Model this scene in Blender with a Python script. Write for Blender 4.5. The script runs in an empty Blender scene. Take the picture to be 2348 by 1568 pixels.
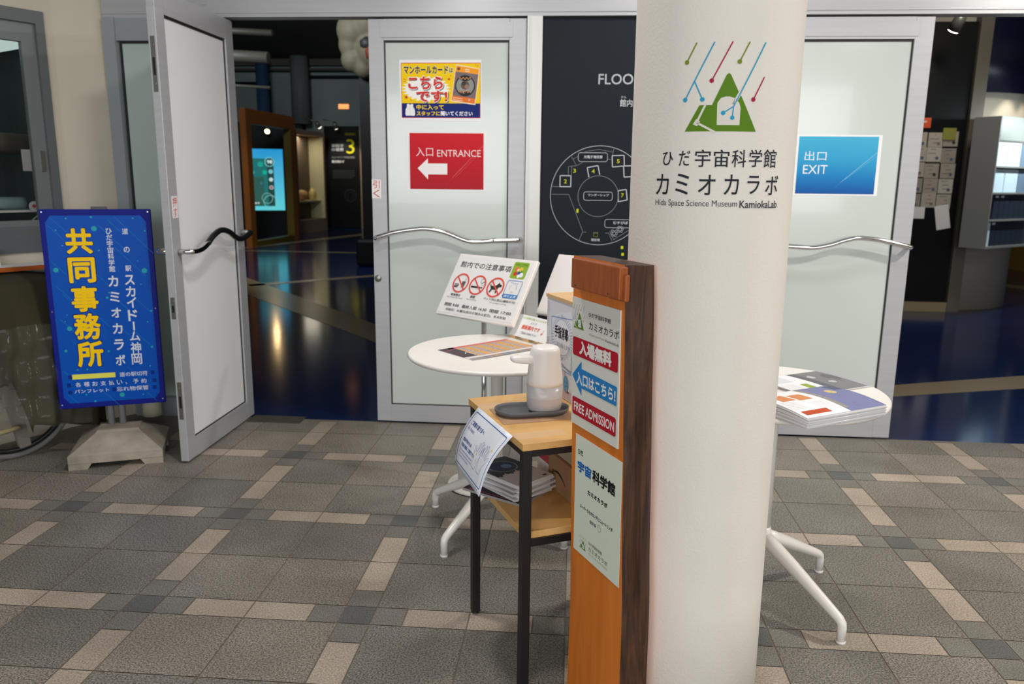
import bpy, bmesh, math, random
from mathutils import Vector, Matrix
random.seed(7)
S = bpy.context.scene
C = bpy.context.collection
PI = math.pi

# ------------------------------------------------------------------ camera, world, lights, exposure
cd = bpy.data.cameras.new('camera'); cam = bpy.data.objects.new('camera', cd); C.objects.link(cam)
cam.matrix_world = Matrix(((0.996793, -0.026423, 0.075537, 0.0), (0.079327, 0.201813, -0.976206, 0.0),
                           (0.010550, 0.979067, 0.203262, 1.3502), (0, 0, 0, 1)))
cd.sensor_width = 36.0; cd.lens = 27.74; cd.clip_start = 0.05; cd.clip_end = 100
cd.dof.use_dof = True; cd.dof.focus_distance = 1.95; cd.dof.aperture_fstop = 5.0
S.camera = cam
W = bpy.data.worlds.new('world'); S.world = W; W.use_nodes = True
W.node_tree.nodes['Background'].inputs[0].default_value = (0.75, 0.78, 0.8, 1)
W.node_tree.nodes['Background'].inputs[1].default_value = 0.14
S.view_settings.view_transform = 'Standard'; S.view_settings.look = 'None'
S.view_settings.gamma = 1.0; S.view_settings.use_curve_mapping = False
S.view_settings.exposure = 0.0

def lamp(name, kind, loc, power, color, size=0.2, aim=None, sizey=None, angle=None, blend=0.4):
    d = bpy.data.lights.new(name, kind); d.energy = power; d.color = color
    if kind == 'AREA':
        d.size = size
        if sizey: d.shape = 'RECTANGLE'; d.size_y = sizey
        else: d.shape = 'DISK'
    else: d.shadow_soft_size = size
    if kind == 'SPOT': d.spot_size = angle; d.spot_blend = blend
    o = bpy.data.objects.new(name, d); C.objects.link(o); o.location = loc
    if aim is not None:
        o.rotation_euler = (Vector(aim) - Vector(loc)).to_track_quat('-Z', 'Y').to_euler()
    return o
WARM = (1.0, 0.945, 0.87); NEUT = (1.0, 0.975, 0.955); COOL = (0.9, 0.95, 1.0)
lamp('downlight_a', 'AREA', (-0.75, 2.45, 2.72), 23, NEUT, 0.22)
lamp('downlight_b', 'AREA', (2.9, 2.5, 2.72), 72, WARM, 0.22)
lamp('downlight_c', 'AREA', (0.55, 3.35, 2.72), 14, NEUT, 0.22)
lamp('downlight_d', 'AREA', (-0.5, 0.2, 2.72), 4, NEUT, 0.3)
lamp('downlight_e', 'AREA', (2.4, 1.1, 2.72), 22, WARM, 0.3)
lamp('soft_fill_left', 'AREA', (-2.0, -4.0, 1.75), 80, (0.97, 0.985, 1.0), 2.5, (0.2, 3.0, 0.9), sizey=1.6)  # added soft fill behind the camera, no window there
lamp('soft_fill', 'AREA', (1.7, -4.2, 1.8), 155, (0.97, 0.985, 1.0), 4.5, (0.0, 4.0, 1.1), sizey=1.8)  # added larger fill behind the camera, brightens doors and pillar
# added fill lamps brightening the exhibition hall, no fixtures for them
lamp('hall_fill', 'AREA', (-4.2, 9.0, 3.9), 170, (0.85, 0.95, 1.0), 1.0, (-7.5, 22.0, 3.2))
lamp('hall_fill_right', 'AREA', (3.4, 6.6, 3.9), 34, (1.0, 0.95, 0.88), 0.6, (4.6, 9.0, 0.8))

# ------------------------------------------------------------------ helpers
def lin(r, g, b):
    f = lambda v: ((v/255+0.055)/1.055)**2.4 if v > 10 else v/255/12.92
    return (f(r), f(g), f(b), 1.0)
MATS = {}
def mat(name, rgb, rough=0.5, metal=0.0, spec=0.5, emit=0.0, noise=None, bump=None, trans=0.0, alpha=1.0, coat=0.0):
    if name in MATS: return MATS[name]
    m = bpy.data.materials.new(name); m.use_nodes = True
    nt = m.node_tree; b = nt.nodes['Principled BSDF']
    col = lin(*rgb)
    b.inputs['Base Color'].default_value = col
    b.inputs['Roughness'].default_value = rough; b.inputs['Metallic'].default_value = metal
    b.inputs['Specular IOR Level'].default_value = spec
    b.inputs['Transmission Weight'].default_value = trans; b.inputs['Alpha'].default_value = alpha
    b.inputs['Coat Weight'].default_value = coat
    if emit:
        b.inputs['Emission Color'].default_value = col; b.inputs['Emission Strength'].default_value = emit
    tc = None
    def coords(sc):
        t = nt.nodes.new('ShaderNodeTexCoord'); mp = nt.nodes.new('ShaderNodeMapping')
        mp.inputs['Scale'].default_value = sc if hasattr(sc, '__len__') else (sc, sc, sc)
        nt.links.new(t.outputs['Object'], mp.inputs['Vector']); return mp
    if noise:
        sc, amt = noise[0], noise[1]; det = noise[2] if len(noise) > 2 else 4
        mp = coords(sc); n = nt.nodes.new('ShaderNodeTexNoise'); n.inputs['Scale'].default_value = 1.0; n.inputs['Detail'].default_value = det
        nt.links.new(mp.outputs[0], n.inputs['Vector'])
        r = nt.nodes.new('ShaderNodeValToRGB')
        r.color_ramp.elements[0].position = 0.3; r.color_ramp.elements[1].position = 0.7
        r.color_ramp.elements[0].color = tuple(max(0, c*(1-amt)) for c in col[:3])+(1,)
        r.color_ramp.elements[1].color = tuple(min(1, c*(1+amt)) for c in col[:3])+(1,)
        nt.links.new(n.outputs['Fac'], r.inputs[0]); nt.links.new(r.outputs[0], b.inputs['Base Color'])
        if emit: nt.links.new(r.outputs[0], b.inputs['Emission Color'])
    if bump:
        mp = coords(bump[0]); n = nt.nodes.new('ShaderNodeTexNoise'); n.inputs['Scale'].default_value = 1.0; n.inputs['Detail'].default_value = 3
        nt.links.new(mp.outputs[0], n.inputs['Vector'])
        bp = nt.nodes.new('ShaderNodeBump'); bp.inputs['Strength'].default_value = bump[1]; bp.inputs['Distance'].default_value = bump[2]
        nt.links.new(n.outputs['Fac'], bp.inputs['Height']); nt.links.new(bp.outputs[0], b.inputs['Normal'])
    MATS[name] = m; return m

def granite(name, rgb, amt, scale=260.0, rough=0.45):
    """speckled stone tile: fine light and dark grains around a mean colour"""
    m = bpy.data.materials.new(name); m.use_nodes = True; nt = m.node_tree; b = nt.nodes['Principled BSDF']
    col = lin(*rgb); t = nt.nodes.new('ShaderNodeTexCoord')
    n = nt.nodes.new('ShaderNodeTexNoise'); n.inputs['Scale'].default_value = scale; n.inputs['Detail'].default_value = 2.0; n.inputs['Roughness'].default_value = 0.7
    n2 = nt.nodes.new('ShaderNodeTexNoise'); n2.inputs['Scale'].default_value = 3.5; n2.inputs['Detail'].default_value = 3.0
    for q in (n, n2): nt.links.new(t.outputs['Object'], q.inputs['Vector'])
    r = nt.nodes.new('ShaderNodeValToRGB'); e = r.color_ramp.elements
    e[0].position = 0.38; e[1].position = 0.62
    e[0].color = tuple(c*(1-amt) for c in col[:3])+(1,); e[1].color = tuple(min(1, c*(1+amt)) for c in col[:3])+(1,)
    r2 = nt.nodes.new('ShaderNodeValToRGB'); e = r2.color_ramp.elements
    e[0].position = 0.3; e[1].position = 0.7; e[0].color = (0.84, 0.83, 0.81, 1); e[1].color = (1.1, 1.1, 1.1, 1)
    mx = nt.nodes.new('ShaderNodeMix'); mx.data_type = 'RGBA'; mx.blend_type = 'MULTIPLY'; mx.inputs[0].default_value = 1.0
    nt.links.new(n.outputs['Fac'], r.inputs[0]); nt.links.new(n2.outputs['Fac'], r2.inputs[0])
    nt.links.new(r.outputs[0], mx.inputs[6]); nt.links.new(r2.outputs[0], mx.inputs[7]); nt.links.new(mx.outputs[2], b.inputs['Base Color'])
    b.inputs['Roughness'].default_value = rough; b.inputs['Specular IOR Level'].default_value = 0.4
    bp = nt.nodes.new('ShaderNodeBump'); bp.inputs['Strength'].default_value = 0.15; bp.inputs['Distance'].default_value = 0.001
    nt.links.new(n.outputs['Fac'], bp.inputs['Height']); nt.links.new(bp.outputs[0], b.inputs['Normal'])
    return m

def wood(name, c1, c2, axis_scale, rough=0.4, dist=2.5):
    m = bpy.data.materials.new(name); m.use_nodes = True; nt = m.node_tree; b = nt.nodes['Principled BSDF']
    t = nt.nodes.new('ShaderNodeTexCoord'); mp = nt.nodes.new('ShaderNodeMapping'); mp.inputs['Scale'].default_value = axis_scale
    n = nt.nodes.new('ShaderNodeTexNoise'); n.inputs['Scale'].default_value = 1.0; n.inputs['Detail'].default_value = 6.0; n.inputs['Distortion'].default_value = dist
    r = nt.nodes.new('ShaderNodeValToRGB'); e = r.color_ramp.elements
    e[0].position = 0.3; e[1].position = 0.72; e[0].color = lin(*c1); e[1].color = lin(*c2)
    nt.links.new(t.outputs['Object'], mp.inputs[0]); nt.links.new(mp.outputs[0], n.inputs['Vector']); nt.links.new(n.outputs['Fac'], r.inputs[0])
    nt.links.new(r.outputs[0], b.inputs['Base Color']); b.inputs['Roughness'].default_value = rough; b.inputs['Specular IOR Level'].default_value = 0.35
    bp = nt.nodes.new('ShaderNodeBump'); bp.inputs['Strength'].default_value = 0.2; bp.inputs['Distance'].default_value = 0.001
    nt.links.new(n.outputs['Fac'], bp.inputs['Height']); nt.links.new(bp.outputs[0], b.inputs['Normal'])
    return m

def gradient(name, stops, axis='Z', noise=0.0):
    """printed colour gradient of a poster, along its own generated coordinates"""
    m = bpy.data.materials.new(name); m.use_nodes = True; nt = m.node_tree; b = nt.nodes['Principled BSDF']
    t = nt.nodes.new('ShaderNodeTexCoord'); sx = nt.nodes.new('ShaderNodeSeparateXYZ'); r = nt.nodes.new('ShaderNodeValToRGB')
    nt.links.new(t.outputs['Generated'], sx.inputs[0]); nt.links.new(sx.outputs[axis], r.inputs[0]); nt.links.new(r.outputs[0], b.inputs['Base Color'])
    e = r.color_ramp.elements
    while len(e) < len(stops): e.new(0.5)
    for k, (p, c) in enumerate(stops): e[k].position = p; e[k].color = lin(*c)
    b.inputs['Roughness'].default_value = 0.55; b.inputs['Specular IOR Level'].default_value = 0.2
    return m

class MB:
    """collects shapes; build() links them as ONE mesh object"""
    def __init__(s, M=None): s.v = []; s.f = []; s.m = []; s.M = M or Matrix.Identity(4); s.sm = []
    def add(s, vs, fs, mi=0, smooth=False):
        o = len(s.v); s.v += [Vector(v) for v in vs]
        for f in fs: s.f.append([o+i for i in f]); s.m.append(mi); s.sm.append(smooth)
        return s
    def box(s, x0, x1, y0, y1, z0, z1, mi=0, b=0.0):
        if b > 0:
            bm = bmesh.new(); bmesh.ops.create_cube(bm, size=1.0)
            for v in bm.verts: v.co = Vector(((x0+x1)/2+v.co.x*(x1-x0), (y0+y1)/2+v.co.y*(y1-y0), (z0+z1)/2+v.co.z*(z1-z0)))
            bmesh.ops.bevel(bm, geom=bm.edges[:], offset=b, segments=2, affect='EDGES', profile=0.5)
            bm.verts.index_update(); s.add([v.co.copy() for v in bm.verts], [[v.index for v in f.verts] for f in bm.faces], mi); bm.free(); return s
        return s.add([(x0,y0,z0),(x1,y0,z0),(x1,y1,z0),(x0,y1,z0),(x0,y0,z1),(x1,y0,z1),(x1,y1,z1),(x0,y1,z1)],
                     [(0,3,2,1),(4,5,6,7),(0,1,5,4),(1,2,6,5),(2,3,7,6),(3,0,4,7)], mi)
    def prism(s, poly, z0, z1, mi=0, top=None, smooth=False):
        n = len(poly); top = top or poly
        return s.add([(x,y,z0) for x,y in poly]+[(x,y,z1) for x,y in top],
                     [tuple(range(n-1,-1,-1)), tuple(range(n,2*n))]+[(i,(i+1)%n,n+(i+1)%n,n+i) for i in range(n)], mi, smooth)
    def quadbox(s, p, n, t, mi=0):
        """slab on the quad p (4 points, seen from the n side), thickness t behind"""
        n = Vector(n).normalized()*t; p = [Vector(q) for q in p]; q = [a-n for a in p]
        return s.add(p+q, [(0,1,2,3),(7,6,5,4)]+[(i,4+i,4+(i+1)%4,(i+1)%4) for i in range(4)], mi)
    def lathe(s, prof, cx, cy, n=32, mi=0, smooth=True, cap=True):
        vs = []; fs = []
        for r, z in prof: vs += [(cx+r*math.cos(2*PI*k/n), cy+r*math.sin(2*PI*k/n), z) for k in range(n)]
        for i in range(len(prof)-1):
            for k in range(n): fs.append((i*n+k, i*n+(k+1)%n, (i+1)*n+(k+1)%n, (i+1)*n+k))
        s.add(vs, fs, mi, smooth)
        if cap:
            o = len(s.v)-len(vs)
            s.f.append([o+k for k in range(n-1,-1,-1)]); s.m.append(mi); s.sm.append(False)
            s.f.append([o+(len(prof)-1)*n+k for k in range(n)]); s.m.append(mi); s.sm.append(False)
        return s
    def tube(s, path, r, n=12, mi=0, closed=False):
        P = [Vector(p) for p in path]; N = len(P); rr = r if hasattr(r, '__len__') else [r]*N
        T = []
        for i in range(N):
            a = P[(i-1) % N] if (closed or i > 0) else P[i]; b = P[(i+1) % N] if (closed or i < N-1) else P[i]
            T.append((b-a).normalized())
        up = Vector((0,0,1)) if abs(T[0].z) < 0.9 else Vector((1,0,0))
        nx = T[0].cross(up).normalized(); vs = []
        for i in range(N):
            if i: nx = (nx - T[i]*nx.dot(T[i])).normalized()
            ny = T[i].cross(nx)
            vs += [P[i]+(nx*math.cos(2*PI*k/n)+ny*math.sin(2*PI*k/n))*rr[i] for k in range(n)]
        fs = []
        for i in range(N if closed else N-1):
            j = (i+1) % N
            for k in range(n): fs.append((i*n+k, i*n+(k+1)%n, j*n+(k+1)%n, j*n+k))
        s.add(vs, fs, mi, True)
        if not closed:
            o = len(s.v)-len(vs)
            s.f.append([o+k for k in range(n)]); s.m.append(mi); s.sm.append(False)
            s.f.append([o+(N-1)*n+k for k in range(n)]); s.m.append(mi); s.sm.append(False)
        return s
    def grid(s, fn, nu, nv, mi=0, smooth=True):
        vs = [fn(i/nu, j/nv) for j in range(nv+1) for i in range(nu+1)]
        fs = [(j*(nu+1)+i, j*(nu+1)+i+1, (j+1)*(nu+1)+i+1, (j+1)*(nu+1)+i) for j in range(nv) for i in range(nu)]
        return s.add(vs, fs, mi, smooth)
    def build(s, name, mats, parent=None, fixnorm=True):
        me = bpy.data.meshes.new(name); off = OFF.get(parent.name, Vector()) if parent else Vector()
        me.from_pydata([tuple((s.M @ v) - off) for v in s.v], [], s.f)
        for q in (mats if isinstance(mats, (list, tuple)) else [mats]): me.materials.append(q)
        me.polygons.foreach_set('material_index', s.m); me.polygons.foreach_set('use_smooth', s.sm)
        if fixnorm:
            bm = bmesh.new(); bm.from_mesh(me); bmesh.ops.recalc_face_normals(bm, faces=bm.faces[:]); bm.to_mesh(me); bm.free()
        me.update()
        o = bpy.data.objects.new(name, me); C.objects.link(o)
        if parent: o.parent = parent; OFF[o.name] = off
        else: OFF[o.name] = Vector()
        return o
OFF = {}
def thing(name, label, cat, loc, group=None):
    o = bpy.data.objects.new(name, None); C.objects.link(o); o.location = loc; OFF[o.name] = Vector(loc)
    o.empty_display_size = 0.1; o['label'] = label; o['category'] = cat
    if group: o['group'] = group
    return o
def tag(o, label, cat, group=None):
    o['label'] = label; o['category'] = cat
    if group: o['group'] = group
    return o
def struct(o, label, cat): o['kind'] = 'structure'; o['label'] = label; o['category'] = cat; return o

# ---- flat printed artwork -------------------------------------------------------------------
GLYPH = {}
def glyphs(body, bold):
    k = (body, bold)
    if k in GLYPH: return GLYPH[k]
    c = bpy.data.curves.new('t', 'FONT'); c.body = body; c.resolution_u = 3; c.offset = bold; c.space_line = 1.0
    o = bpy.data.objects.new('t', c); C.objects.link(o)
    m = bpy.data.meshes.new_from_object(o.evaluated_get(bpy.context.evaluated_depsgraph_get()))
    vs = [(v.co.x, v.co.y) for v in m.vertices]; fs = [list(p.vertices) for p in m.polygons]
    bpy.data.objects.remove(o); bpy.data.curves.remove(c); bpy.data.meshes.remove(m)
    GLYPH[k] = (vs, fs); return GLYPH[k]
INK = {}
def ink(rgb, rough=0.45, emit=0.0):
    k = (rgb, rough, emit)
    if k not in INK: INK[k] = mat('ink_%d_%d_%d_%d_%d' % (*rgb, int(rough*100), int(emit*10)), rgb, rough, emit=emit, spec=0.12)
    return INK[k]
class Art:
    """printed shapes on a flat sheet: x right, y down, in mm from the sheet's top left corner"""
    def __init__(s, o, u, v, rough=0.45, gap=0.0004, step=0.00012, emit=0.0):
        s.o = Vector(o); s.u = Vector(u).normalized(); s.w = Vector(v).normalized(); s.n = s.u.cross(s.w)
        s.mb = MB(); s.mats = []; s.k = 0; s.rough = rough; s.gap = gap; s.step = step; s.emit = emit; s.fn = None
    def mi(s, rgb):
        m = ink(rgb, s.rough, s.emit)
        if m not in s.mats: s.mats.append(m)
        return s.mats.index(m)
    def P(s, x, y, e=0.0):
        h = s.gap+s.k*s.step+e
        if s.fn: return s.fn(x, y, h)
        return s.o+s.u*(x/1000)-s.w*(y/1000)+s.n*h
    def layer(s): s.k += 1; return s
    def poly(s, pts, rgb): s.mb.add([s.P(*p) for p in pts], [list(range(len(pts)))], s.mi(rgb)); return s
    def rect(s, x0, y0, x1, y1, rgb): return s.poly([(x0,y1),(x1,y1),(x1,y0),(x0,y0)], rgb)
    def rrect(s, x0, y0, x1, y1, r, rgb): return s.poly(rr(x0,y0,x1,y1,r), rgb)
    def frame(s, x0, y0, x1, y1, t, rgb, r=0):
        a = rr(x0,y0,x1,y1,r) if r else [(x0,y1),(x1,y1),(x1,y0),(x0,y0)]
        b = rr(x0+t,y0+t,x1-t,y1-t,max(r-t,0.2)) if r else [(x0+t,y1-t),(x1-t,y1-t),(x1-t,y0+t),(x0+t,y0+t)]
        n = len(a); s.mb.add([s.P(*p) for p in a+b], [(i,(i+1)%n,n+(i+1)%n,n+i) for i in range(n)], s.mi(rgb)); return s
    def disc(s, cx, cy, r, rgb, ry=None, n=32):
        ry = ry or r; return s.poly([(cx+r*math.cos(2*PI*k/n), cy-ry*math.sin(2*PI*k/n)) for k in range(n)], rgb)
    def ring(s, cx, cy, r, t, rgb, ry=None, n=48):
        ry = ry or r; a = [(cx+r*math.cos(2*PI*k/n), cy-ry*math.sin(2*PI*k/n)) for k in range(n)]
        b = [(cx+(r-t)*math.cos(2*PI*k/n), cy-(ry-t)*math.sin(2*PI*k/n)) for k in range(n)]
        s.mb.add([s.P(*p) for p in a+b], [(i,(i+1)%n,n+(i+1)%n,n+i) for i in range(n)], s.mi(rgb)); return s
    def line(s, pts, w, rgb):
        for (x0,y0),(x1,y1) in zip(pts, pts[1:]):
            d = math.hypot(x1-x0, y1-y0) or 1; px, py = -(y1-y0)/d*w/2, (x1-x0)/d*w/2
            s.poly([(x0+px,y0+py),(x1+px,y1+py),(x1-px,y1-py),(x0-px,y0-py)], rgb)
        return s
    def text(s, body, x0, y0, x1, y1, rgb, bold=0.0, shear=0.0, rot=0.0, grow=0.0):
        """fit the ink of body into the box"""
        vs, fs = glyphs(body, 0.0)
        if not vs: return s
        ax = min(v[0] for v in vs)-bold; bx = max(v[0] for v in vs)+bold; ay = min(v[1] for v in vs)-bold; by = max(v[1] for v in vs)+bold
        x0 -= grow; x1 += grow; y0 -= grow; y1 += grow
        sx = (x1-x0)/max(bx-ax, 1e-6); sy = (y1-y0)/max(by-ay, 1e-6); cx, cy = (x0+x1)/2, (y0+y1)/2
        nb = 1 if bold <= 0 else (4 if bold < 0.02 else 8)       # heavier strokes: the glyph struck again slightly beside itself
        for k in range(nb):
            ox, oy = (0, 0) if nb == 1 else (bold*math.cos(2*PI*k/nb+PI/4), bold*math.sin(2*PI*k/nb+PI/4))
            out = []
            for x, y in vs:
                X = x0+(x+ox-ax)*sx; Y = y1-(y+oy-ay)*sy; X += shear*(y1-Y)
                out.append(s.P(X, Y, k*0.000012))
            s.mb.add(out, fs, s.mi(rgb))
        return s
    def vtext(s, chars, x0, x1, y0, pitch, h, rgb, bold=0.0, dx=0.0):
        for i, c in enumerate(chars):
            s.text(c, x0+dx*i, y0+pitch*i, x1+dx*i, y0+pitch*i+h, rgb, bold)
        return s
    def build(s, name, parent, label=None):
        o = s.mb.build(name, s.mats, parent, fixnorm=False)
        if label: o['label'] = label
        return o
def rr(x0, y0, x1, y1, r, n=5):
    out = []
    for cx, cy, a in ((x1-r,y0+r,0),(x0+r,y0+r,90),(x0+r,y1-r,180),(x1-r,y1-r,270)):
        for k in range(n+1):
            t = math.radians(a+90*k/n); out.append((cx+r*math.cos(t), cy-r*math.sin(t)))
    return out
def logo(a, x, y, w, bg):
    """the museum mark: green mountain with an arched cave under slanting rays; box w wide, 1.22 w tall"""
    k = w/157.0
    T = lambda pts: [(x+(p[0]+86)*k, y+(1613-p[1])*k) for p in pts]
    G = (92, 132, 32); B = (52, 158, 196); R = (172, 38, 68); O = (122, 140, 34)
    a.poly(T([(-84,1445),(57,1445),(23,1511),(16,1521),(0,1552),(-4,1555),(-8,1552),(-33,1495),(-57,1495)]), G)
    a.layer()
    a.poly(T([(-22,1457),(22,1457),(22,1490),(19,1499),(10,1508),(0,1511),(-8,1511),(-17,1508),(-23,1499),(-23,1490)]), bg)
    a.line(T([(-45,1497),(-61,1462),(-24,1443)]), 4.2*k, bg); a.poly(T([(-68,1459),(-60,1455),(-54,1464),(-62,1469)]), bg)
    a.line(T([(24,1526),(8,1496)]), 7*k, bg)
    a.layer()
    for pts, c, e in (([(-68,1613),(-86,1577)],O,1),([(-34,1613),(-69,1541),(-86,1506)],B,1),([(-69,1541),(-52,1506)],B,1),([(0,1613),(-36,1541)],R,1),
                      ([(33,1613),(15,1576)],O,1),([(66,1613),(8,1492),(-11,1480)],B,1),([(8,1492),(7,1471)],B,1),([(68,1549),(47,1506)],R,1)):
        a.line(T(pts), 2.4*k, c); q = T(pts[-1:])[0]; a.disc(q[0], q[1], 4.4*k, c, n=16)
    a.layer()

# ------------------------------------------------------------------ materials
ALU = mat('aluminium', (178, 179, 182), 0.36, 0.15, noise=((2, 2, 60), 0.04))
ALUD = mat('aluminium_dark', (120, 124, 130), 0.36, 0.3)
SATIN = mat('satin_steel', (150, 148, 140), 0.32, 0.9)
FROST = mat('frosted_glass', (200, 208, 203), 0.16, spec=0.5, coat=0.2)
WFILM = mat('white_film_panel', (240, 240, 242), 0.3, spec=0.4)
GASKET = mat('black_gasket', (28, 28, 28), 0.6)
CHROME = mat('chrome', (225, 225, 225), 0.1, 1.0)
RUBBER = mat('black_rubber', (22, 22, 24), 0.35)
WALLP = mat('cream_paint', (212, 203, 184), 0.7, noise=(3.0, 0.03))
PLASTER = mat('white_plaster', (230, 224, 214), 0.75, bump=(170.0, 0.35, 0.0022), noise=(6.0, 0.02))
WHITEM = mat('white_enamel', (236, 232, 226), 0.28, spec=0.5)
WPLAS = mat('white_plastic', (236, 232, 228), 0.35)
PAPER = mat('paper', (240, 240, 240), 0.6, noise=(4.0, 0.015))
PAPERG = mat('greenish_paper', (222, 230, 214), 0.55)
BLACKM = mat('black_steel', (20, 20, 21), 0.45)
DARK = mat('dark_navy_board', (22, 28, 36), 0.6, spec=0.2)

# ------------------------------------------------------------------ the setting
# tiled floor: 300 mm granite tiles in blocks of four, parted by bands of small pale and dark tiles (period 700 mm)
GRAYS = [granite('granite_grey_%d' % i, c, 0.62, 190.0) for i, c in enumerate(((131,125,116),(123,119,111),(136,129,119),(118,114,107)))]
PALES = [granite('granite_pale_%d' % i, c, 0.30, 190.0) for i, c in enumerate(((169,156,142),(162,150,136),(175,162,147)))]
MIDS = [granite('granite_mid', (122,119,112), 0.5)]
BLUES = [granite('granite_blue', (97,98,96), 0.42)]
GROUT = mat('grout', (116, 105, 93), 0.85)
fm = [GROUT]+GRAYS+PALES+MIDS+BLUES
fl = MB(); FX0, FX1, FY0, FY1, BRK = -4.2, 5.0, -0.6, 4.19, 0.33
fl.add([(FX0,FY0,-0.0015),(FX1,FY0,-0.0015),(FX1,FY1,-0.0015),(FX0,FY1,-0.0015)], [(0,1,2,3)], 0)
rnd = random.Random(3)
def tile(x0, x1, y0, y1, mats, lo, hi):
    x0 = max(x0, lo, FX0); x1 = min(x1, hi, FX1); y0 = max(y0, FY0); y1 = min(y1, FY1)
    if x1-x0 < 0.012 or y1-y0 < 0.012: return
    g = 0.0022; fl.add([(x0+g,y0+g,0),(x1-g,y0+g,0),(x1-g,y1-g,0),(x0+g,y1-g,0)], [(0,1,2,3)], fm.index(rnd.choice(mats)))
for ox, lo, hi in ((-2.0484, FX0, BRK), (-2.2273, BRK, FX1)):
    for i in range(-5, 12):
        for j in range(-6, 5):
            cx, cy = ox+0.7*i, 2.2109+0.7*j
            if cx > hi+0.8 or cx < lo-0.8: continue
            a = 0.05
            tile(cx-a, cx+a, cy-a, cy+a, BLUES, lo, hi)
            for k, w, ms in ((a, 0.1, MIDS), (a+0.1, 0.2, PALES), (a+0.3, 0.2, PALES), (a+0.5, 0.1, MIDS)):
                tile(cx+k, cx+k+w, cy-a, cy+a, ms, lo, hi); tile(cx-a, cx+a, cy+k, cy+k+w, ms, lo, hi)
            for p in (0, 0.3):
                for q in (0, 0.3):
                    tile(cx+a+p, cx+a+p+0.3, cy+a+q, cy+a+q+0.3, GRAYS, lo, hi)
struct(fl.build('floor', fm), 'grey granite tiled floor with pale strips in a grid', 'floor')
# hall floor behind the doors
BLUEF = mat('blue_vinyl', (20, 38, 82), 0.13, spec=0.6, noise=(1.2, 0.2), bump=((3.0, 14.0, 1.0), 0.05, 0.004))
hf = MB(); hf.add([(-16,4.19,-0.001),(14,4.19,-0.001),(14,28,-0.001),(-16,28,-0.001)], [(0,1,2,3)])
struct(hf.build('floor_hall', BLUEF), 'glossy dark blue hall floor beyond the doors', 'floor')
STR = mat('beige_floor_band', (150, 134, 108), 0.25)
def band(name, pts, label):
    m = MB(); m.prism(pts, 0.0, 0.0012); struct(m.build(name, STR), label, 'floor band')
band('trim_1', [(-6.5,14.05),(-6.4,13.75),(-4.9,18.4),(-5.1,18.9)], 'thin beige floor band running back in the hall')
band('trim_2', [(-7.0,13.98),(-3.0,13.98),(-3.0,14.08),(-7.0,14.14)], 'thin beige floor band crossing the hall')
band('trim_3', [(-4.9,10.1),(-1.0,5.6),(-0.8,5.85),(-4.9,10.9)], 'wide beige floor band slanting across the hall floor')
band('trim_4', [(-4.0,9.45),(-2.4,11.0),(-2.5,11.12),(-4.1,9.6)], 'thin beige floor band behind the wide band')
band('trim_5', [(1.75,4.98),(5.2,6.1),(5.2,6.5),(1.75,5.22)], 'beige floor band beyond the exit door')
band('trim_6', [(5.2,11.4),(6.6,10.1),(6.75,10.35),(5.4,11.75)], 'beige floor band far at the right')
m = MB(); m.box(-1.80,-1.50,4.10,4.22,0,0.004); struct(m.build('trim_7', mat('threshold_steel',(92,88,82),0.4,0.5)), 'dark metal threshold plate at the doorway', 'threshold')

m = MB(); m.box(-3.6,5.0,-1.2,4.22,2.75,2.85); struct(m.build('ceiling', mat('ceiling_white',(225,222,215),0.8)), 'white porch ceiling', 'ceiling')
m = MB(); m.box(-16,14,4.3,28,4.42,4.5); struct(m.build('ceiling_hall', mat('ceiling_black',(88,86,74),0.8)), 'dark hall ceiling', 'ceiling')
HW = mat('hall_grey_wall', (120,124,124), 0.7, noise=(0.6, 0.15))
m = MB(); m.box(-16,14,27,27.2,0,4.42); m.box(-16,-15.8,4.3,27,0,4.42); m.box(13.8,14,4.3,27,0,4.42)
struct(m.build('wall_hall', HW), 'dim grey wall at the back of the hall', 'wall')
# facade header and posts
m = MB(); m.box(-2.47,5.0,4.165,4.25,2.142,2.75); m.box(-2.47,5.0,4.16,4.165,2.16,2.335)
m.box(-1.93,-1.905,4.155,4.16,2.2,2.75); struct(m.build('trim_8', ALU), 'aluminium header beam over the glass doors', 'header beam')
m = MB(); m.box(-0.262,-0.186,4.165,4.25,0,2.142); m.box(-0.247,-0.24,4.160,4.165,0,2.142)
struct(m.build('trim_9', mat('mullion_light',(205,205,202),0.35,0.2)), 'pale aluminium post beside the floor plan board', 'post')
m = MB(); m.box(0.83,0.89,4.165,4.25,0,2.142); struct(m.build('trim_10', ALU), 'aluminium post behind the round pillar', 'post')
m = MB(); m.box(-1.905,-1.846,4.165,4.25,0,2.142); struct(m.build('trim_11', ALU), 'aluminium door post hinging the open door', 'post')
# sidelight left of the open door
win = bpy.data.objects.new('window_1', None); C.objects.link(win); OFF['window_1'] = Vector(); struct(win, 'frosted side window behind the open door', 'window')
m = MB(); m.box(-2.47,-2.405,4.15,4.25,0,2.142); m.box(-2.405,-1.905,4.165,4.25,2.03,2.142); m.box(-2.405,-1.905,4.165,4.25,0,0.11)
m.build('frame', mat('frame_bluegrey',(158,163,168),0.4,0.2), win)
m = MB(); m.box(-2.405,-1.905,4.2,4.215,0.11,2.03); m.build('glass', mat('frosted_green_glass',(188,204,196),0.22), win)
m = MB(); m.box(-2.405,-2.396,4.19,4.2,0.11,2.03); m.box(-2.396,-1.905,4.19,4.2,2.02,2.03); m.build('gasket', GASKET, win)
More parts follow.
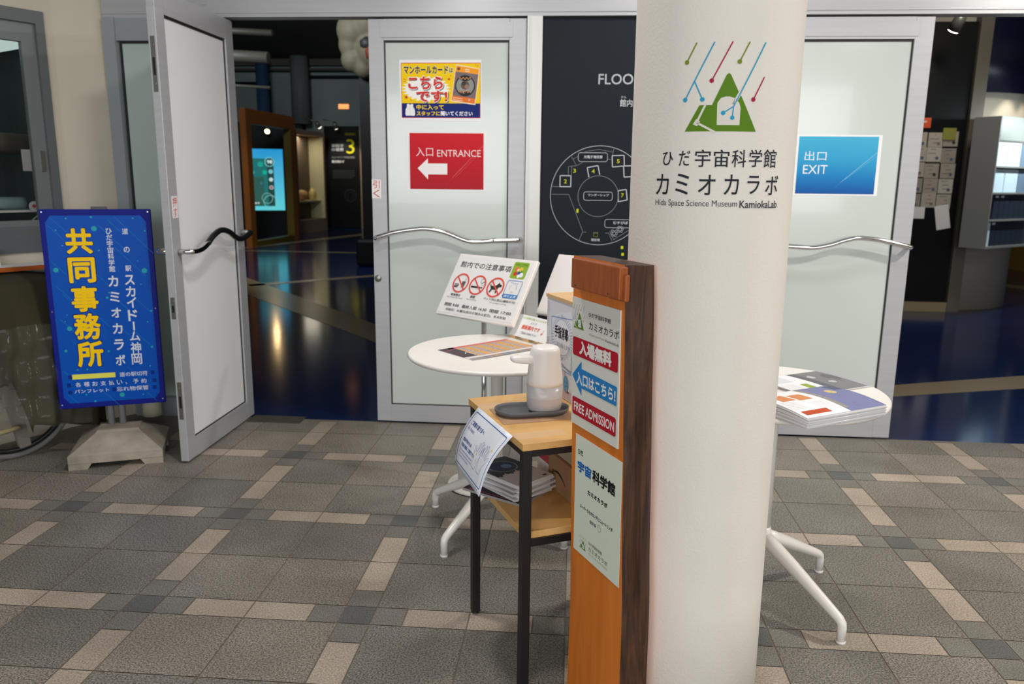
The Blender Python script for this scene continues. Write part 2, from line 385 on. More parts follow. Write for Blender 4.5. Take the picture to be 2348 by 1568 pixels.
# left walls
CX, CY = -2.639, 3.999
m = MB(); m.quadbox([(-2.47,4.2,0),(CX,CY,0),(CX,CY,2.75),(-2.47,4.2,2.75)], (0.79,-0.61,0), 0.1)
struct(m.build('wall_left', WALLP), 'cream wall beside the side window', 'wall')
wd = Vector((-0.508,-0.861,0)); wn = Vector((0.861,-0.508,0))
WM = Matrix((( -0.508,-0.861,0,CX),(-0.861,0.508,0,CY),(0,0,1,0),(0,0,0,1)))  # x along the wall towards the camera, y into the wall
m = MB(WM); m.box(0,0.044,0,0.1,0,2.75); m.box(0.044,1.4,0,0.1,2.13,2.75); m.box(0.044,1.4,0,0.1,0,0.955)
struct(m.build('wall_left_front', WALLP), 'cream wall around the office window', 'wall')
win2 = bpy.data.objects.new('window_2', None); C.objects.link(win2); OFF['window_2'] = Vector(); struct(win2, 'grey framed office window above the counter', 'window')
GF = mat('grey_window_frame', (108,112,114), 0.45, 0.2)
m = MB(WM); m.box(0.044,0.085,-0.012,0.09,0.955,2.13); m.box(0.085,1.4,-0.012,0.09,2.07,2.13); m.box(0.085,1.4,-0.012,0.09,0.955,1.085); m.build('frame', GF, win2)
m = MB(WM); m.box(0.085,0.150,0.012,0.045,1.085,2.07); m.box(0.150,1.4,0.012,0.045,1.98,2.07); m.box(0.150,1.4,0.012,0.045,1.085,1.115); m.build('sash', mat('grey_sash',(124,130,130),0.4,0.2), win2)
m = MB(WM); m.box(0.150,1.4,0.026,0.030,1.115,1.98); m.build('glass', mat('clear_glass',(40,50,50),0.02,alpha=0.14), win2)
m = MB(WM); m.box(0.10,0.118,0.002,0.012,1.36,1.46); m.build('latch', SATIN, win2)
m = MB(WM); m.box(-0.25,-0.2,0.101,1.25,0.0,2.5); m.box(-0.2,2.2,1.2,1.25,0.0,2.5); m.box(-0.25,2.2,0.101,1.25,2.5,2.55); m.box(-0.2,2.2,0.101,1.2,0.0,0.05)
struct(m.build('wall_office', mat('office_dark',(44,54,54),0.8,noise=(3.0,0.5))), 'dark office seen through the window', 'wall')

# round pillar with the museum mark painted on it
PCX, PCY, PR = 0.297, 1.812, 0.1745
pil = MB(); prof = [(PR, z) for z in (0,0.4,0.8,1.2,1.6,2.0,2.4,2.75)]
pil.lathe(prof, PCX, PCY, 96)
lean = 0.004
for v in pil.v: v.x -= lean*(v.z-1.1)
pillar = struct(pil.build('column', PLASTER), 'round white plastered pillar bearing the painted museum mark', 'pillar')
PA = Art((0,0,0), (1,0,0), (0,0,1), rough=0.6, gap=0.0008, step=0.0003)
def mark_flat(x, y, h): return Vector((x/1000, -y/1000, h))
PA.fn = mark_flat
logo(PA, -86, -1613, 157, (224,218,208))
K = (44, 46, 54)
for ch, x0, x1, z0, z1 in zip('ひだ宇宙科学館', (-130,-93,-60,-24,11,46,79), (-106,-70,-30,6,40,75,112), (1379,1378,1376,1376,1376,1377,1376), (1406,1408,1410,1410,1410,1411,1412)):
    PA.text(ch, x0, -z1, x1, -z0, K, 0.006)
for ch, x0, x1, z0, z1 in zip('カミオカラボ', (-144,-98,-51,-1,46,88), (-113,-70,-18,28,73,123), (1320,1321,1321,1322,1324,1322), (1362,1363,1361,1362,1360,1361)):
    PA.text(ch, x0, -z1, x1, -z0, K, 0.006)
PA.text('Hida Space Science Museum', -144, -1311, 27, -1294.5, (92,92,96)); PA.text('KamiokaLab', 32, -1311, 124, -1296, (72,72,78), 0.012)
bm = bmesh.new(); me = bpy.data.meshes.new('x'); me.from_pydata([tuple(v) for v in PA.mb.v], [], PA.mb.f); me.polygons.foreach_set('material_index', PA.mb.m); bm.from_mesh(me)
for k in range(-32, 32):
    bmesh.ops.bisect_plane(bm, geom=bm.verts[:]+bm.edges[:]+bm.faces[:], plane_co=(k*0.005, 0, 0), plane_no=(1,0,0), dist=1e-6)
for v in bm.verts:
    u, z, h = v.co.x, v.co.y, v.co.z; th = u/PR
    v.co = (PCX-lean*(z-1.1)+(PR+h)*math.sin(th), PCY-(PR+h)*math.cos(th), z)
me2 = bpy.data.meshes.new('painted_mark'); bm.to_mesh(me2); bm.free()
for q in PA.mats: me2.materials.append(q)
po = bpy.data.objects.new('painted_mark', me2); C.objects.link(po); po.parent = pillar; po['label'] = 'green, blue and black painted museum mark and lettering'

# ------------------------------------------------------------------ doors
def wave(pts, y, n=10):
    """smooth curve through (x,z) points at depth y"""
    out = []
    P = [pts[0]]+list(pts)+[pts[-1]]
    for i in range(1, len(P)-2):
        for k in range(n):
            t = k/n; q = []
            for a in (0, 1):
                p0,p1,p2,p3 = P[i-1][a],P[i][a],P[i+1][a],P[i+2][a]
                q.append(0.5*((2*p1)+(-p0+p2)*t+(2*p0-5*p1+4*p2-p3)*t*t+(-p0+3*p1-3*p2+p3)*t**3))
            out.append((q[0], y, q[1]))
    out.append((pts[-1][0], y, pts[-1][1])); return out
def leaf(name, label, M, w, flip, loc, film):
    """door leaf: local x across from the free edge (0) to the hinge (w), y into the leaf (0 = front), z up"""
    d = bpy.data.objects.new(name, None); C.objects.link(d); d.location = loc; OFF[d.name] = Vector(loc); struct(d, label, 'door')
    t = 0.038
    m = MB(M); m.box(0,0.079,0,t,0.012,2.132,b=0.002); m.box(w-0.088,w,0,t,0.012,2.132,b=0.002); m.box(0.079,w-0.088,0.001,t,2.03,2.132); m.box(0.079,w-0.088,0.001,t,0.012,0.107)
    m.box(0.062,w-0.07,-0.004,0.002,2.043,2.114); m.build('frame', ALU, d)
    m = MB(M); m.box(0.079,w-0.088,0.014,0.024,0.107,2.03); m.build('glass_panel', film, d)
    g = MB(M)
    for y0, y1 in ((0.009,0.0145),(0.0235,0.029)):
        g.box(0.079,0.085,y0,y1,0.107,2.03); g.box(w-0.094,w-0.088,y0,y1,0.107,2.03); g.box(0.085,w-0.094,y0,y1,2.02,2.03); g.box(0.085,w-0.094,y0,y1,0.107,0.112)
    g.build('gasket', GASKET, d)
    return d
def handle(d, M, y, s, pts, mats, sleeve):
    """wave-shaped pull bar at depth y on the s side; standoffs at both ends"""
    y0 = 0.0 if s < 0 else 0.038; n = len(pts)
    path = wave(pts, y); a, b = path[0], path[-1]
    full = [(a[0],y0,a[2]),(a[0],y0+(y-y0)*0.6,a[2]),(a[0]+0.006*(1 if pts[1][0]>pts[0][0] else -1),y,a[2])]+path[1:-1]+[(b[0]-0.006*(1 if pts[1][0]>pts[0][0] else -1),y,b[2]),(b[0],y0+(y-y0)*0.6,b[2]),(b[0],y0,b[2])]
    m = MB(M); m.tube(full, 0.0125, 14, 0); h = m.build('handle', mats[0], d)
    if sleeve:
        m = MB(M); m.tube([p for p in path if sleeve[0] <= p[0] <= sleeve[1]], 0.0142, 14, 0); m.build('sleeve', mats[1], h)
    return h
def stile_label(d, M, chars, x0, x1, z0, z1):
    pl = MB(M); pl.box(x0,x1,-0.0012,0,z0,z1); p = pl.build('sticker', mat('sticker_white',(236,232,230),0.5), d); p['label'] = 'white sticker with red writing'
    o = M @ Vector((x0,-0.0012,z1)); u = (M.to_3x3() @ Vector((1,0,0))); a = Art(o, u, (0,0,1)); w = (x1-x0)*1000; h = (z1-z0)*1000
    for i, c in enumerate(chars): a.text(c, w*0.14, h*(0.05+0.48*i), w*0.86, h*(0.05+0.48*i+0.42), (206,70,80), 0.004)
    a.build('lettering', p)
# entrance leaf (closed)
ME = Matrix.Translation((-1.074,4.175,0))
ent = leaf('door_1', 'closed frosted glass entrance door with two posters', ME, 0.809, 1, (-0.67,4.19,0), FROST)
handle(ent, ME, -0.06, -1, [(0.025,1.033),(0.12,1.062),(0.225,1.081),(0.306,1.086),(0.40,1.068),(0.50,1.031),(0.56,1.022),(0.66,1.030),(0.787,1.036)], (CHROME, mat('polished_sleeve',(236,236,232),0.2,1.0)), (0.64,0.78))
m = MB(ME @ Matrix.Translation((0.022,0,0.813)) @ Matrix.Rotation(PI/2,4,'X')); m.lathe([(0.018,0),(0.018,0.006),(0.012,0.009),(0.001,0.010)],0,0,24); m.build('lock', SATIN, ent)
stile_label(ent, ME, '引く', 0.0, 0.049, 1.238, 1.336)
# exit leaf (closed, mirrored handle)
MX = Matrix.Translation((0.89,4.175,0))
ext = leaf('door_2', 'closed frosted glass exit door right of the pillar', MX, 0.812, 1, (1.29,4.19,0), FROST)
handle(ext, MX, -0.06, -1, [(0.022,1.036),(0.15,1.030),(0.25,1.024),(0.32,1.022),(0.40,1.038),(0.47,1.062),(0.535,1.074),(0.63,1.066),(0.72,1.048),(0.80,1.029)], (CHROME, CHROME), None)
# open leaf: free edge towards the camera, swung out 90 degrees
MO = Matrix(((0,1,0,-1.842),(1,0,0,3.435),(0,0,1,0),(0,0,0,1)))   # x local -> +Y, y local -> +X ; front face y=0 looks -X
opn = leaf('door_3', 'open white panelled door leaf swung outwards beside the blue sign', MO, 0.785, 1, (-1.82,3.83,0), WFILM)
hp = [(0.05,1.005),(0.13,1.005),(0.20,1.02),(0.28,1.06),(0.37,1.083),(0.46,1.07),(0.54,1.036),(0.60,1.024),(0.67,1.032),(0.74,1.05)]
handle(opn, MO, 0.098, 1, hp, (CHROME, RUBBER), (0.22,0.735))
handle(opn, MO, -0.06, -1, hp, (CHROME, CHROME), None)
for z0, z1, nm in ((1.70,1.93,'lock_plate'),(0.70,0.80,'strike_plate'),(0.22,0.40,'flush_bolt')):
    m = MB(MO); m.box(-0.0012,0.0,0.009,0.029,z0,z1,0); m.box(-0.0022,-0.0012,0.014,0.024,z0+(z1-z0)*0.3,z0+(z1-z0)*0.62,1)
    for q in (0.15, 0.85): m.box(-0.0022,-0.0012,0.016,0.022,z0+(z1-z0)*q-0.003,z0+(z1-z0)*q+0.003,2)
    m.build(nm, [SATIN, RUBBER, CHROME], opn)
a = Art((-1.804,3.457,1.255), (0,1,0), (0,0,1)); pl = MB(); pl.box(-1.804,-1.803,3.457,3.507,1.157,1.255); p = pl.build('sticker', MATS['sticker_white'], opn); p['label'] = 'white sticker with red writing'
a.gap = 0.0014; a.text('押',7,5,43,47,(206,70,80),0.004); a.text('す',9,53,41,94,(206,70,80),0.004); a.build('lettering', p)

# ------------------------------------------------------------------ posters on the doors
def sheet(name, label, cat, x0, x1, z0, z1, y, back):
    m = MB(); m.box(x0,x1,y-0.0008,y,z0,z1); t = m.build(name, back); tag(t, label, cat); return t
GY = 4.189
YEL=(246,208,8); RED=(214,50,44); NAVY=(22,40,112)
p1 = sheet('poster', 'yellow and blue poster with red writing on the entrance door', 'poster', -0.9195,-0.4955,1.636,1.937, GY, PAPER)
a = Art((-0.9195,GY-0.0008,1.937), (1,0,0), (0,0,1))
U = 424/1740.0; V = 301/1305.0; q = lambda x, y: ((x-122)*U, (y-150)*V)   # poster drawing units -> mm
a.rect(*q(160,212),*q(1845,1392),RED); a.layer(); a.rect(*q(170,228),*q(1835,1075),YEL); a.rect(*q(170,1075),*q(1835,1380),NAVY); a.layer()
star = []
for k in range(48):
    t = 2*PI*k/48; r = 1.0 if k % 2 else 0.80; star.append(q(690+530*r*math.cos(t), 770-285*r*math.sin(t)))
a.poly(star, (246,244,240)); a.layer()
for x, y, s_ in ((1180,560,40),(265,945,52),(370,1005,22),(1215,490,16)):
    a.poly([q(x+s_*(1 if k%2==0 else 0.42)*math.sin(PI*k/5), y-s_*(1 if k%2==0 else 0.42)*math.cos(PI*k/5)) for k in range(9,-1,-1)], RED)
for ln in (((205,540),(262,585)),((200,612),(262,608)),((1745,240),(1755,285)),((1800,262),(1775,295))): a.line([q(*ln[0]),q(*ln[1])],2.5,RED)
for txt, b4 in (('マンホールカード',(215,275,1165,450)),('は',(1180,318,1265,422))):
    a.text(txt,*q(b4[0],b4[1]),*q(b4[2],b4[3]),(250,246,225),0.05,grow=2.0)
a.layer()
a.text('マンホールカード',*q(215,275),*q(1165,450),(28,28,30),0.035); a.text('は',*q(1180,318),*q(1265,422),(28,28,30),0.02)
for dx in (16,0):
    cc = (70,72,78) if dx else (250,248,246)
    a.text('こちら',*q(305+dx,500+dx),*q(1050+dx,775+dx),cc,0.055,grow=3.5); a.text('です!',*q(475+dx,800+dx),*q(1145+dx,1050+dx),cc,0.055,grow=3.5); a.layer()
a.text('こちら',*q(305,500),*q(1050,775),RED,0.035); a.text('です!',*q(475,800),*q(1145,1050),RED,0.035)
a.poly([q(1330,245),q(1215,1030),q(1735,1110),q(1835,340)],(250,226,190)); a.layer()
a.poly([q(1338,270),q(1235,1010),q(1720,1085),q(1815,350)],(232,120,44)); a.layer()
a.poly([q(1338,270),q(1325,395),q(1800,462),q(1815,350)],(244,160,36)); a.poly([q(1325,395),q(1258,905),q(1738,975),q(1800,462)],(124,108,112)); a.layer()
c0 = q(1520,698)
a.disc(*c0,210*U,(30,32,34),ry=225*V); a.layer(); a.disc(*c0,186*U,(150,158,152),ry=198*V); a.layer()
for k in range(9):
    for sg in (-1, 1):
        yy = 560+34*k; a.line([q(1520+sg*100,yy),q(1520+sg*130,yy+10),q(1520+sg*165,yy)],1.2,(70,76,74))
a.disc(*q(1525,545),118*U,(40,40,40),ry=58*V); a.disc(*q(1510,860),120*U,(44,44,44),ry=50*V); a.disc(*q(1520,690),92*U,(104,84,76),ry=92*V); a.layer()
for k in range(7):
    a.disc(*q(1410+36*k,545+(10 if k%2 else -14)),16*U,(214,150,96),ry=15*V,n=12); a.disc(*q(1400+36*k,820+(18 if k%2 else -8)),17*U,(206,120,80),ry=16*V,n=12)
a.disc(*q(1490,650),46*U,(66,60,60),ry=44*V); a.disc(*q(1560,720),50*U,(150,120,104),ry=48*V); a.disc(*q(1497,835),30*U,(226,190,150),ry=28*V)
a.disc(*q(1385,340),34*U,(120,70,70),ry=34*V); a.line([q(1520,350),q(1615,365)],3.2,(250,240,220)); a.line([q(1515,385),q(1615,400)],2.6,(250,240,220))
a.line([q(1262,950),q(1470,980)],3.0,(250,220,190)); a.line([q(1256,992),q(1465,1022)],3.0,(250,220,190)); a.disc(*q(1610,1000),24*U,(200,190,200),ry=16*V)
W_ = (240,240,240)
a.poly([q(248,1200),q(240,1300),q(252,1345),q(338,1345),q(345,1330),q(352,1345),q(440,1345),q(450,1300),q(440,1200),q(412,1160),q(408,1090),q(372,1090),q(342,1110),q(316,1090),q(278,1090),q(272,1160)],W_); a.layer()
a.line([q(343,1112),q(345,1335)],0.8,(180,180,180)); a.line([q(250,1200),q(440,1200)],0.8,(190,190,190))
a.text('中に入って',*q(478,1105),*q(1065,1215),(250,214,30),0.03); a.text('スタッフに',*q(480,1245),*q(985,1345),(250,214,30),0.03); a.text('聞いてください',*q(1000,1245),*q(1680,1345),(244,244,248),0.03)
a.build('printed_lettering', p1)

p2 = sheet('poster', 'red entrance poster with a white arrow on the entrance door', 'poster', -0.8915,-0.4675,1.2815,1.584, GY, PAPER)
m = MB(); m.box(-0.8715,-0.4825,GY-0.0013,GY-0.0008,1.289,1.575); m.build('printed_ground', gradient('red_print', [(0,(176,30,44)),(0.5,(194,26,40)),(1,(206,30,40))]), p2)
a = Art((-0.8715,GY-0.0013,1.575), (1,0,0), (0,0,1)); LW=(240,222,222)
a.text('入口',33,72,124,118,LW,0.0); a.text('ENTRANCE',145,84,374,119,LW,0.0)
a.poly([(41,179),(96,128),(96,154),(198,154),(198,210),(96,210),(96,236)],(244,238,238)); a.layer()
a.line([(225,225),(388,60)],1.6,(232,120,110)); a.line([(242,222),(388,82)],1.2,(224,96,92)); a.line([(190,262),(388,74)],0.7,(214,70,74)); a.build('printed_lettering', p2)

p3 = sheet('poster', 'blue exit poster on the exit door', 'poster', 1.097,1.5165,1.281,1.579, GY, PAPER)
m = MB(); m.box(1.112,1.500,GY-0.0013,GY-0.0008,1.289,1.571); m.build('printed_ground', gradient('blue_print', [(0,(22,84,160)),(0.25,(28,122,190)),(0.6,(52,160,208)),(1,(72,176,214))]), p3)
a = Art((1.112,GY-0.0013,1.571), (1,0,0), (0,0,1)); LB=(232,240,246)
a.text('出口',33,72,140,118,LB,0.0); a.text('EXIT',30,140,150,183,LB,0.0)
a.layer(); a.line([(220,225),(388,75)],2.2,(140,204,228)); a.line([(240,210),(388,92)],1.4,(120,194,222)); a.line([(195,250),(225,220)],1.0,(70,160,206)); a.build('printed_lettering', p3)

# ------------------------------------------------------------------ floor plan board
fp = thing('floor_plan_board', 'dark floor plan board between the doors behind the pillar', 'board', (0.32,4.2,0))
m = MB(); m.box(-0.186,0.83,4.19,4.215,0.0,2.142); m.build('board', DARK, fp)
a = Art((-0.186,4.19,2.142), (1,0,0), (0,0,1)); LG=(196,200,204); YG=(206,208,40); MG=(150,156,162)
a.text('FLOOR',285,272,505,324,(176,180,184),0.012); a.text('館内',397,395,460,432,LG,0.012); a.text('かん',402,378,428,390,LG)
mx, my = 0.0, 0.0
px = lambda x, y: ((x-20)*0.481, (2142-((1.517+0.0)*1000))+(y-175)*0.4225)   # plan drawing units -> mm (zoom of the circle)
px = lambda x, y: (53+(x-105)*0.4165, 625+(y-175)*0.4205)
cx_, cy_ = px(715,775)
a.ring(cx_,cy_,254,2.4,LG,n=96); a.ring(*px(703,780),105,1.8,MG,n=72)
def sq(pts, w=4.5, c=LG, close=True): a.line([px(*p) for p in (pts+[pts[0]] if close else pts)], w, c)
sq([(225,535),(360,535),(360,668),(225,668)]); sq([(860,290),(1005,285),(1013,412),(868,425)]); sq([(582,550),(558,435),(690,410),(715,520)],close=False); sq([(950,710),(1048,692),(1065,820),(955,842)]); sq([(1005,412),(1140,405),(1148,535),(1015,545)])
for pts in ([(125,668),(225,668)],[(118,762),(338,762),(525,1215),(480,1322)],[(525,1222),(570,1222)],[(325,530),(325,425),(430,412),(520,360),(500,372)],[(365,420),(365,530)],[(360,305),(420,405)],[(380,335),(445,300)],[(520,245),(695,218),(868,248)],[(880,205),(860,290)],[(805,330),(850,338)],[(655,1225),(720,1225)],[(805,1228),(850,1228),(895,1325)],[(860,1215),(915,1165)],[(870,1225),(915,1310),(1098,1190)]):
    sq(pts, 1.5, MG, False)
for x0,y0,x1,y1 in ((442,255,805,365),(522,725,882,832),(795,1058,1160,1163)):
    A0, A1 = px(x0,y0), px(x1,y1); a.layer(); a.rrect(*A0,*A1,11,DK:=(22,28,36)); a.layer(); a.frame(*A0,*A1,2.2,LG,r=12)
for n_, x, y, w in (('1',452,960,26),('2',292,603,34),('3',402,475,34),('4',633,478,36),('5',937,355,34),('7',1003,765,32)):
    A0, A1 = px(x-w/2,y-24), px(x+w/2,y+24); a.text(n_,*A0,*A1,YG,0.015)
for tx, x0,y0,x1,y1, c_ in (('光電子増倍管',512,288,742,325,LG),('ワンダーシップ',578,750,838,780,LG),('むすびば',902,1082,1085,1118,LG),('現在地',632,1298,742,1332,LG)):
    a.text(tx,*px(x0,y0),*px(x1,y1),c_,0.02)
a.ring(*px(688,1252),12,1.8,(150,150,70)); a.frame(*px(662,1228),*px(715,1278),1.2,(150,150,70),r=3)
for bx, by in ((918,1232),(990,1180)):
    for k in range(6): a.ring(*px(bx+30*math.cos(k*PI/3),by+30*math.sin(k*PI/3)),6,1.5,LG,n=14)
for x, y in ((1018,1405),(1028,1490)): a.rect(*px(x-10,y-18),*px(x+22,y+18),YG)
a.build('printed_plan', fp)

# ------------------------------------------------------------------ blue standing sign
u = Vector((0.923,0.385,0)).normalized(); bk = Vector((-0.385,0.923,0)).normalized(); up = Vector((0,0,1))
sign = thing('standing_sign', 'blue standing sign with yellow writing on a concrete foot', 'sign', (-2.21,3.55,0))
SM = Matrix(((u.x,bk.x,0,-2.41),(u.y,bk.y,0,3.416),(0,0,1,0),(0,0,0,1)))
BW, BZ0, BZ1 = 0.463, 0.254, 1.190
m = MB(SM); m.box(0,BW,0,0.024,BZ0,BZ1,b=0.003); board = m.build('board', mat('sign_blue_edge',(10,24,130),0.5,spec=0.15), sign)
a = Art(SM @ Vector((0,0,BZ1)), u, up, rough=0.4); kx, ky = BW*1000/450, (BZ1-BZ0)*1000/800
q = lambda x, y: (x*kx, y*ky)
BL1=(0,80,182); CY1=(24,140,180); CY2=(40,160,176)
a.poly([q(22,50),q(22,752),q(44,778),q(406,778),q(428,752),q(428,50),q(406,24),q(44,24)][::1], BL1); a.layer()
r2 = random.Random(5)
for x, y, L in ((40,28,70),(30,60,80),(300,30,150),(270,40,60),(30,200,90),(60,330,110),(40,300,60),(150,380,90),(290,150,120),(330,330,90),(250,330,80),(40,430,90),(80,520,110),(30,640,60),(150,700,110),(300,640,90),(330,480,90),(230,60,120),(120,20,0),(340,720,70),(40,740,40),(180,230,70),(260,450,110)):
    if L: a.line([q(x,y),q(x+L,y+L*0.98)],1.3,CY1)
for x, y, r_ in ((213,75,12),(45,235,11),(405,245,12),(75,470,11),(265,755,11),(205,30,5),(105,35,4),(60,80,3.5),(80,140,3.5),(375,35,4),(420,85,4),(380,205,3),(385,300,3),(240,350,6),(420,410,5),(70,415,3),(50,560,6),(225,570,5),(410,560,6),(90,640,4),(395,640,4),(115,745,4),(150,775,5),(250,330,4),(130,640,4),(60,440,3),(400,455,3.5),(55,700,4),(355,760,3.5),(225,160,4),(270,400,4)):
    a.disc(*q(x,y), r_*1.0, CY2, n=18)
a.layer()
YY=(255,208,0); NV=(4,38,110); WH=(222,226,232)
for ch, y0, y1 in zip('共同事務所', (73,187,301,410,524), (173,288,404,517,630)):
    a.text(ch,*q(94,y0),*q(203,y1),NV,0.045,grow=4.5)
a.layer()
for ch, y0, y1 in zip('共同事務所', (73,187,301,410,524), (173,288,404,517,630)):
    a.text(ch,*q(94,y0),*q(203,y1),YY,0.032)
for i, ch in enumerate('ひだ宇宙科学館'): a.text(ch,*q(259,74+24.8*i),*q(284,97+25*i),WH,0.018)
for ch, y0, y1 in zip('カミオカラボ', (262,327,392,456,522,587), (306,369,433,499,567,631)): a.text(ch,*q(251,y0),*q(292,y1),WH,0.022)
for ch, y0 in zip('道の駅', (75,148,223)): a.text(ch,*q(326,y0),*q(351,y0+23),WH,0.018)
for ch, y0, y1 in zip('スカイド', (261,307,351,403), (301,349,395,449)): a.text(ch,*q(320,y0),*q(360,y1),WH,0.022)
a.rect(*q(337,452),*q(344,488),WH)
for ch, y0, y1 in zip('ム神岡', (492,537,585), (532,584,631)): a.text(ch,*q(319,y0),*q(363,y1),WH,0.018)
a.rect(*q(64,659),*q(244,679),(232,226,90)); a.text('道の駅切符',*q(262,660),*q(381,679),WH,0.008)
for i, ch in enumerate('各種お支払い、予約'): a.text(ch,*q(75+34.5*i+(0 if ch!='、' else 2),692+(0 if ch!='、' else 12)),*q(98+34.5*i-(0 if ch!='、' else 14),711),WH,0.008)
a.text('パンフレット',*q(68,722),*q(212,738),WH,0.008); a.text('忘れ物保管',*q(244,721),*q(380,740),WH,0.008)
for x, y in ((48,660),(395,660),(40,694),(400,694),(42,724),(225,722),(398,724)): a.rect(*q(x,y),*q(x+17,y+16),(4,44,132))
a.build('printed_lettering', board)
for x in (0.012, BW-0.012):
    for z in (BZ0+0.02, (BZ0+BZ1)/2, BZ1-0.012):
        m = MB(SM); m.box(x-0.0035,x+0.0035,-0.002,0,z-0.0035,z+0.0035,0,b=0.001); m.build('screw', CHROME, board)
m = MB(SM); m.box(BW*0.46,BW*0.60,0.004,0.02,BZ1,BZ1+0.012); m.build('hanger', RUBBER, sign)
for x in (0.208,0.258):
    m = MB(SM); m.tube([(x,0.05,0.12),(x,0.05,1.1)],0.0155,14); m.build('pole', mat('pole_grey',(168,172,178),0.35,0.4), sign)
for z in (0.45,1.0):
    m = MB(SM); m.box(0.18,0.285,0.024,0.07,z-0.012,z+0.012); m.build('bracket', ALUD, sign)
CONC = mat('concrete', (156,146,132), 0.85, noise=(9.0,0.22), bump=(60.0,0.5,0.004))
BM = Matrix(((u.x,bk.x,0,-2.308),(u.y,bk.y,0,3.285),(0,0,1,0),(0,0,0,1)))
m = MB(BM); w_, d_ = 0.405, 0.36
rings = [(0.0,0.0,0.028),(0.0,0.0,0.066),(0.012,0.012,0.075),(0.105,0.115,0.138),(0.112,0.122,0.148),(0.13,0.14,0.150)]
prev = None; vs = []; fs = []
for k, (ix, iy, z) in enumerate(rings):
    vs += [(ix,iy,z),(w_-ix,iy,z),(w_-ix,d_-iy,z),(ix,d_-iy,z)]
    if k: fs += [((k-1)*4+i,(k-1)*4+(i+1)%4,k*4+(i+1)%4,k*4+i) for i in range(4)]
fs += [(3,2,1,0),tuple(len(vs)-4+i for i in range(4))]
m.add(vs,fs)
for x0, x1 in ((0,0.1),(0.305,0.405)):
    for y0, y1 in ((0,0.1),(0.26,0.36)):
        ii = lambda v, c: v+(0.012 if v < c else -0.012)
        cx2, cy2 = (x0+x1)/2, (y0+y1)/2
        m.prism([(x0 if x0==0 else x0+0.02,y0),(x1 if x1>0.3 else x1-0.02,y0),(x1 if x1>0.3 else x1-0.02,y1),(x0 if x0==0 else x0+0.02,y1)],0,0.030,0,[(x0,y0),(x1,y0),(x1,y1),(x0,y1)])
m.build('concrete_base', CONC, sign)

# corrugated drain pipe end behind the sign
m = MB(); prof = []
for k in range(40): prof.append((0.048 if k % 2 else 0.052, 0.045+k*0.012))
m.lathe([(0.046,0.04)]+prof, -2.31, 4.04, 24); tag(m.build('drain_pipe', mat('pipe_ivory',(190,184,164),0.5)), 'ivory corrugated drain pipe end behind the blue sign', 'pipe')

# ------------------------------------------------------------------ covered wheelchair and counter under the office window
ctr = thing('wall_counter', 'orange edged wooden counter under the grey office window', 'counter', (-2.78,3.6,0.9))
m = MB(WM); m.box(0.10,1.4,-0.16,-0.013,0.893,0.903); m.build('top', mat('counter_grey',(120,112,100),0.5), ctr)
m = MB(WM); m.box(0.10,1.4,-0.178,-0.16,0.886,0.906); m.build('edge', mat('counter_orange',(176,88,30),0.45), ctr)
m = MB(WM); m.box(0.18,0.42,-0.15,-0.03,0.904,0.906); tag(m.build('paper_sheet', PAPER), 'white paper sheet lying on the orange edged counter', 'paper')
m = MB(WM); m.box(0.40,0.52,-0.09,-0.045,0.904,0.985,b=0.004); tag(m.build('white_box', WPLAS), 'small white box at the far left of the counter', 'box')
cart = thing('covered_wheelchair', 'wheelchair under an olive cloth beside the blue sign', 'wheelchair', (-2.68,3.5,0))
WC = Vector((-2.655,3.425,0.302)); R_ = 0.30
WHM = Matrix(((0.508,0.861*-1,0,WC.x),(0.861,0.508,0,WC.y),(0,0,1,WC.z),(0,0,0,1)))
m = MB(WHM); m.tube([(R_*0.955*math.cos(2*PI*k/64),0,R_*0.955*math.sin(2*PI*k/64)) for k in range(64)],0.0135,12,0,True); wheel = m.build('wheel', mat('tyre_grey',(104,104,104),0.7), cart)
m = MB(WHM); m.tube([(R_*0.87*math.cos(2*PI*k/64),0,R_*0.87*math.sin(2*PI*k/64)) for k in range(64)],0.013,10,0,True); m.build('rim', RUBBER, wheel)
SPK = mat('spoke_grey',(128,122,116),0.5)
for k in range(5):
    t = math.radians(-82+72*k); dx, dz = math.cos(t), math.sin(t); px_, pz = -dz, dx
    m = MB(WHM); w0, w1 = 0.032, 0.026
    pts = [(dx*0.02+px_*w0,dz*0.02+pz*w0),(dx*0.255+px_*w1,dz*0.255+pz*w1),(dx*0.255-px_*w1,dz*0.255-pz*w1),(dx*0.02-px_*w0,dz*0.02-pz*w0)]
    m.add([(x,-0.011,z) for x,z in pts]+[(x,0.011,z) for x,z in pts],[(0,1,2,3),(7,6,5,4)]+[(i,4+i,4+(i+1)%4,(i+1)%4) for i in range(4)]); m.build('spoke', SPK, wheel)
m = MB(WHM); m.tube([(0,-0.03,0),(0,0.03,0)],0.045,20); m.build('hub', SPK, wheel)
m = MB(WHM); m.tube([(-0.35,-0.06,-0.16),(0.0,-0.06,-0.135)],0.012,10); m.tube([(0.0,0.05,0),(0.0,0.05,0.55)],0.012,10); m.tube([(-0.3,0.05,0.0),(0.25,0.05,0.0)],0.012,10); m.build('frame_tube', mat('tube_cream',(200,184,140),0.4,0.3), cart)
OLIVE = mat('olive_cloth', (50,46,24), 0.9, noise=(4.0,0.18), bump=(5.0,0.4,0.02))
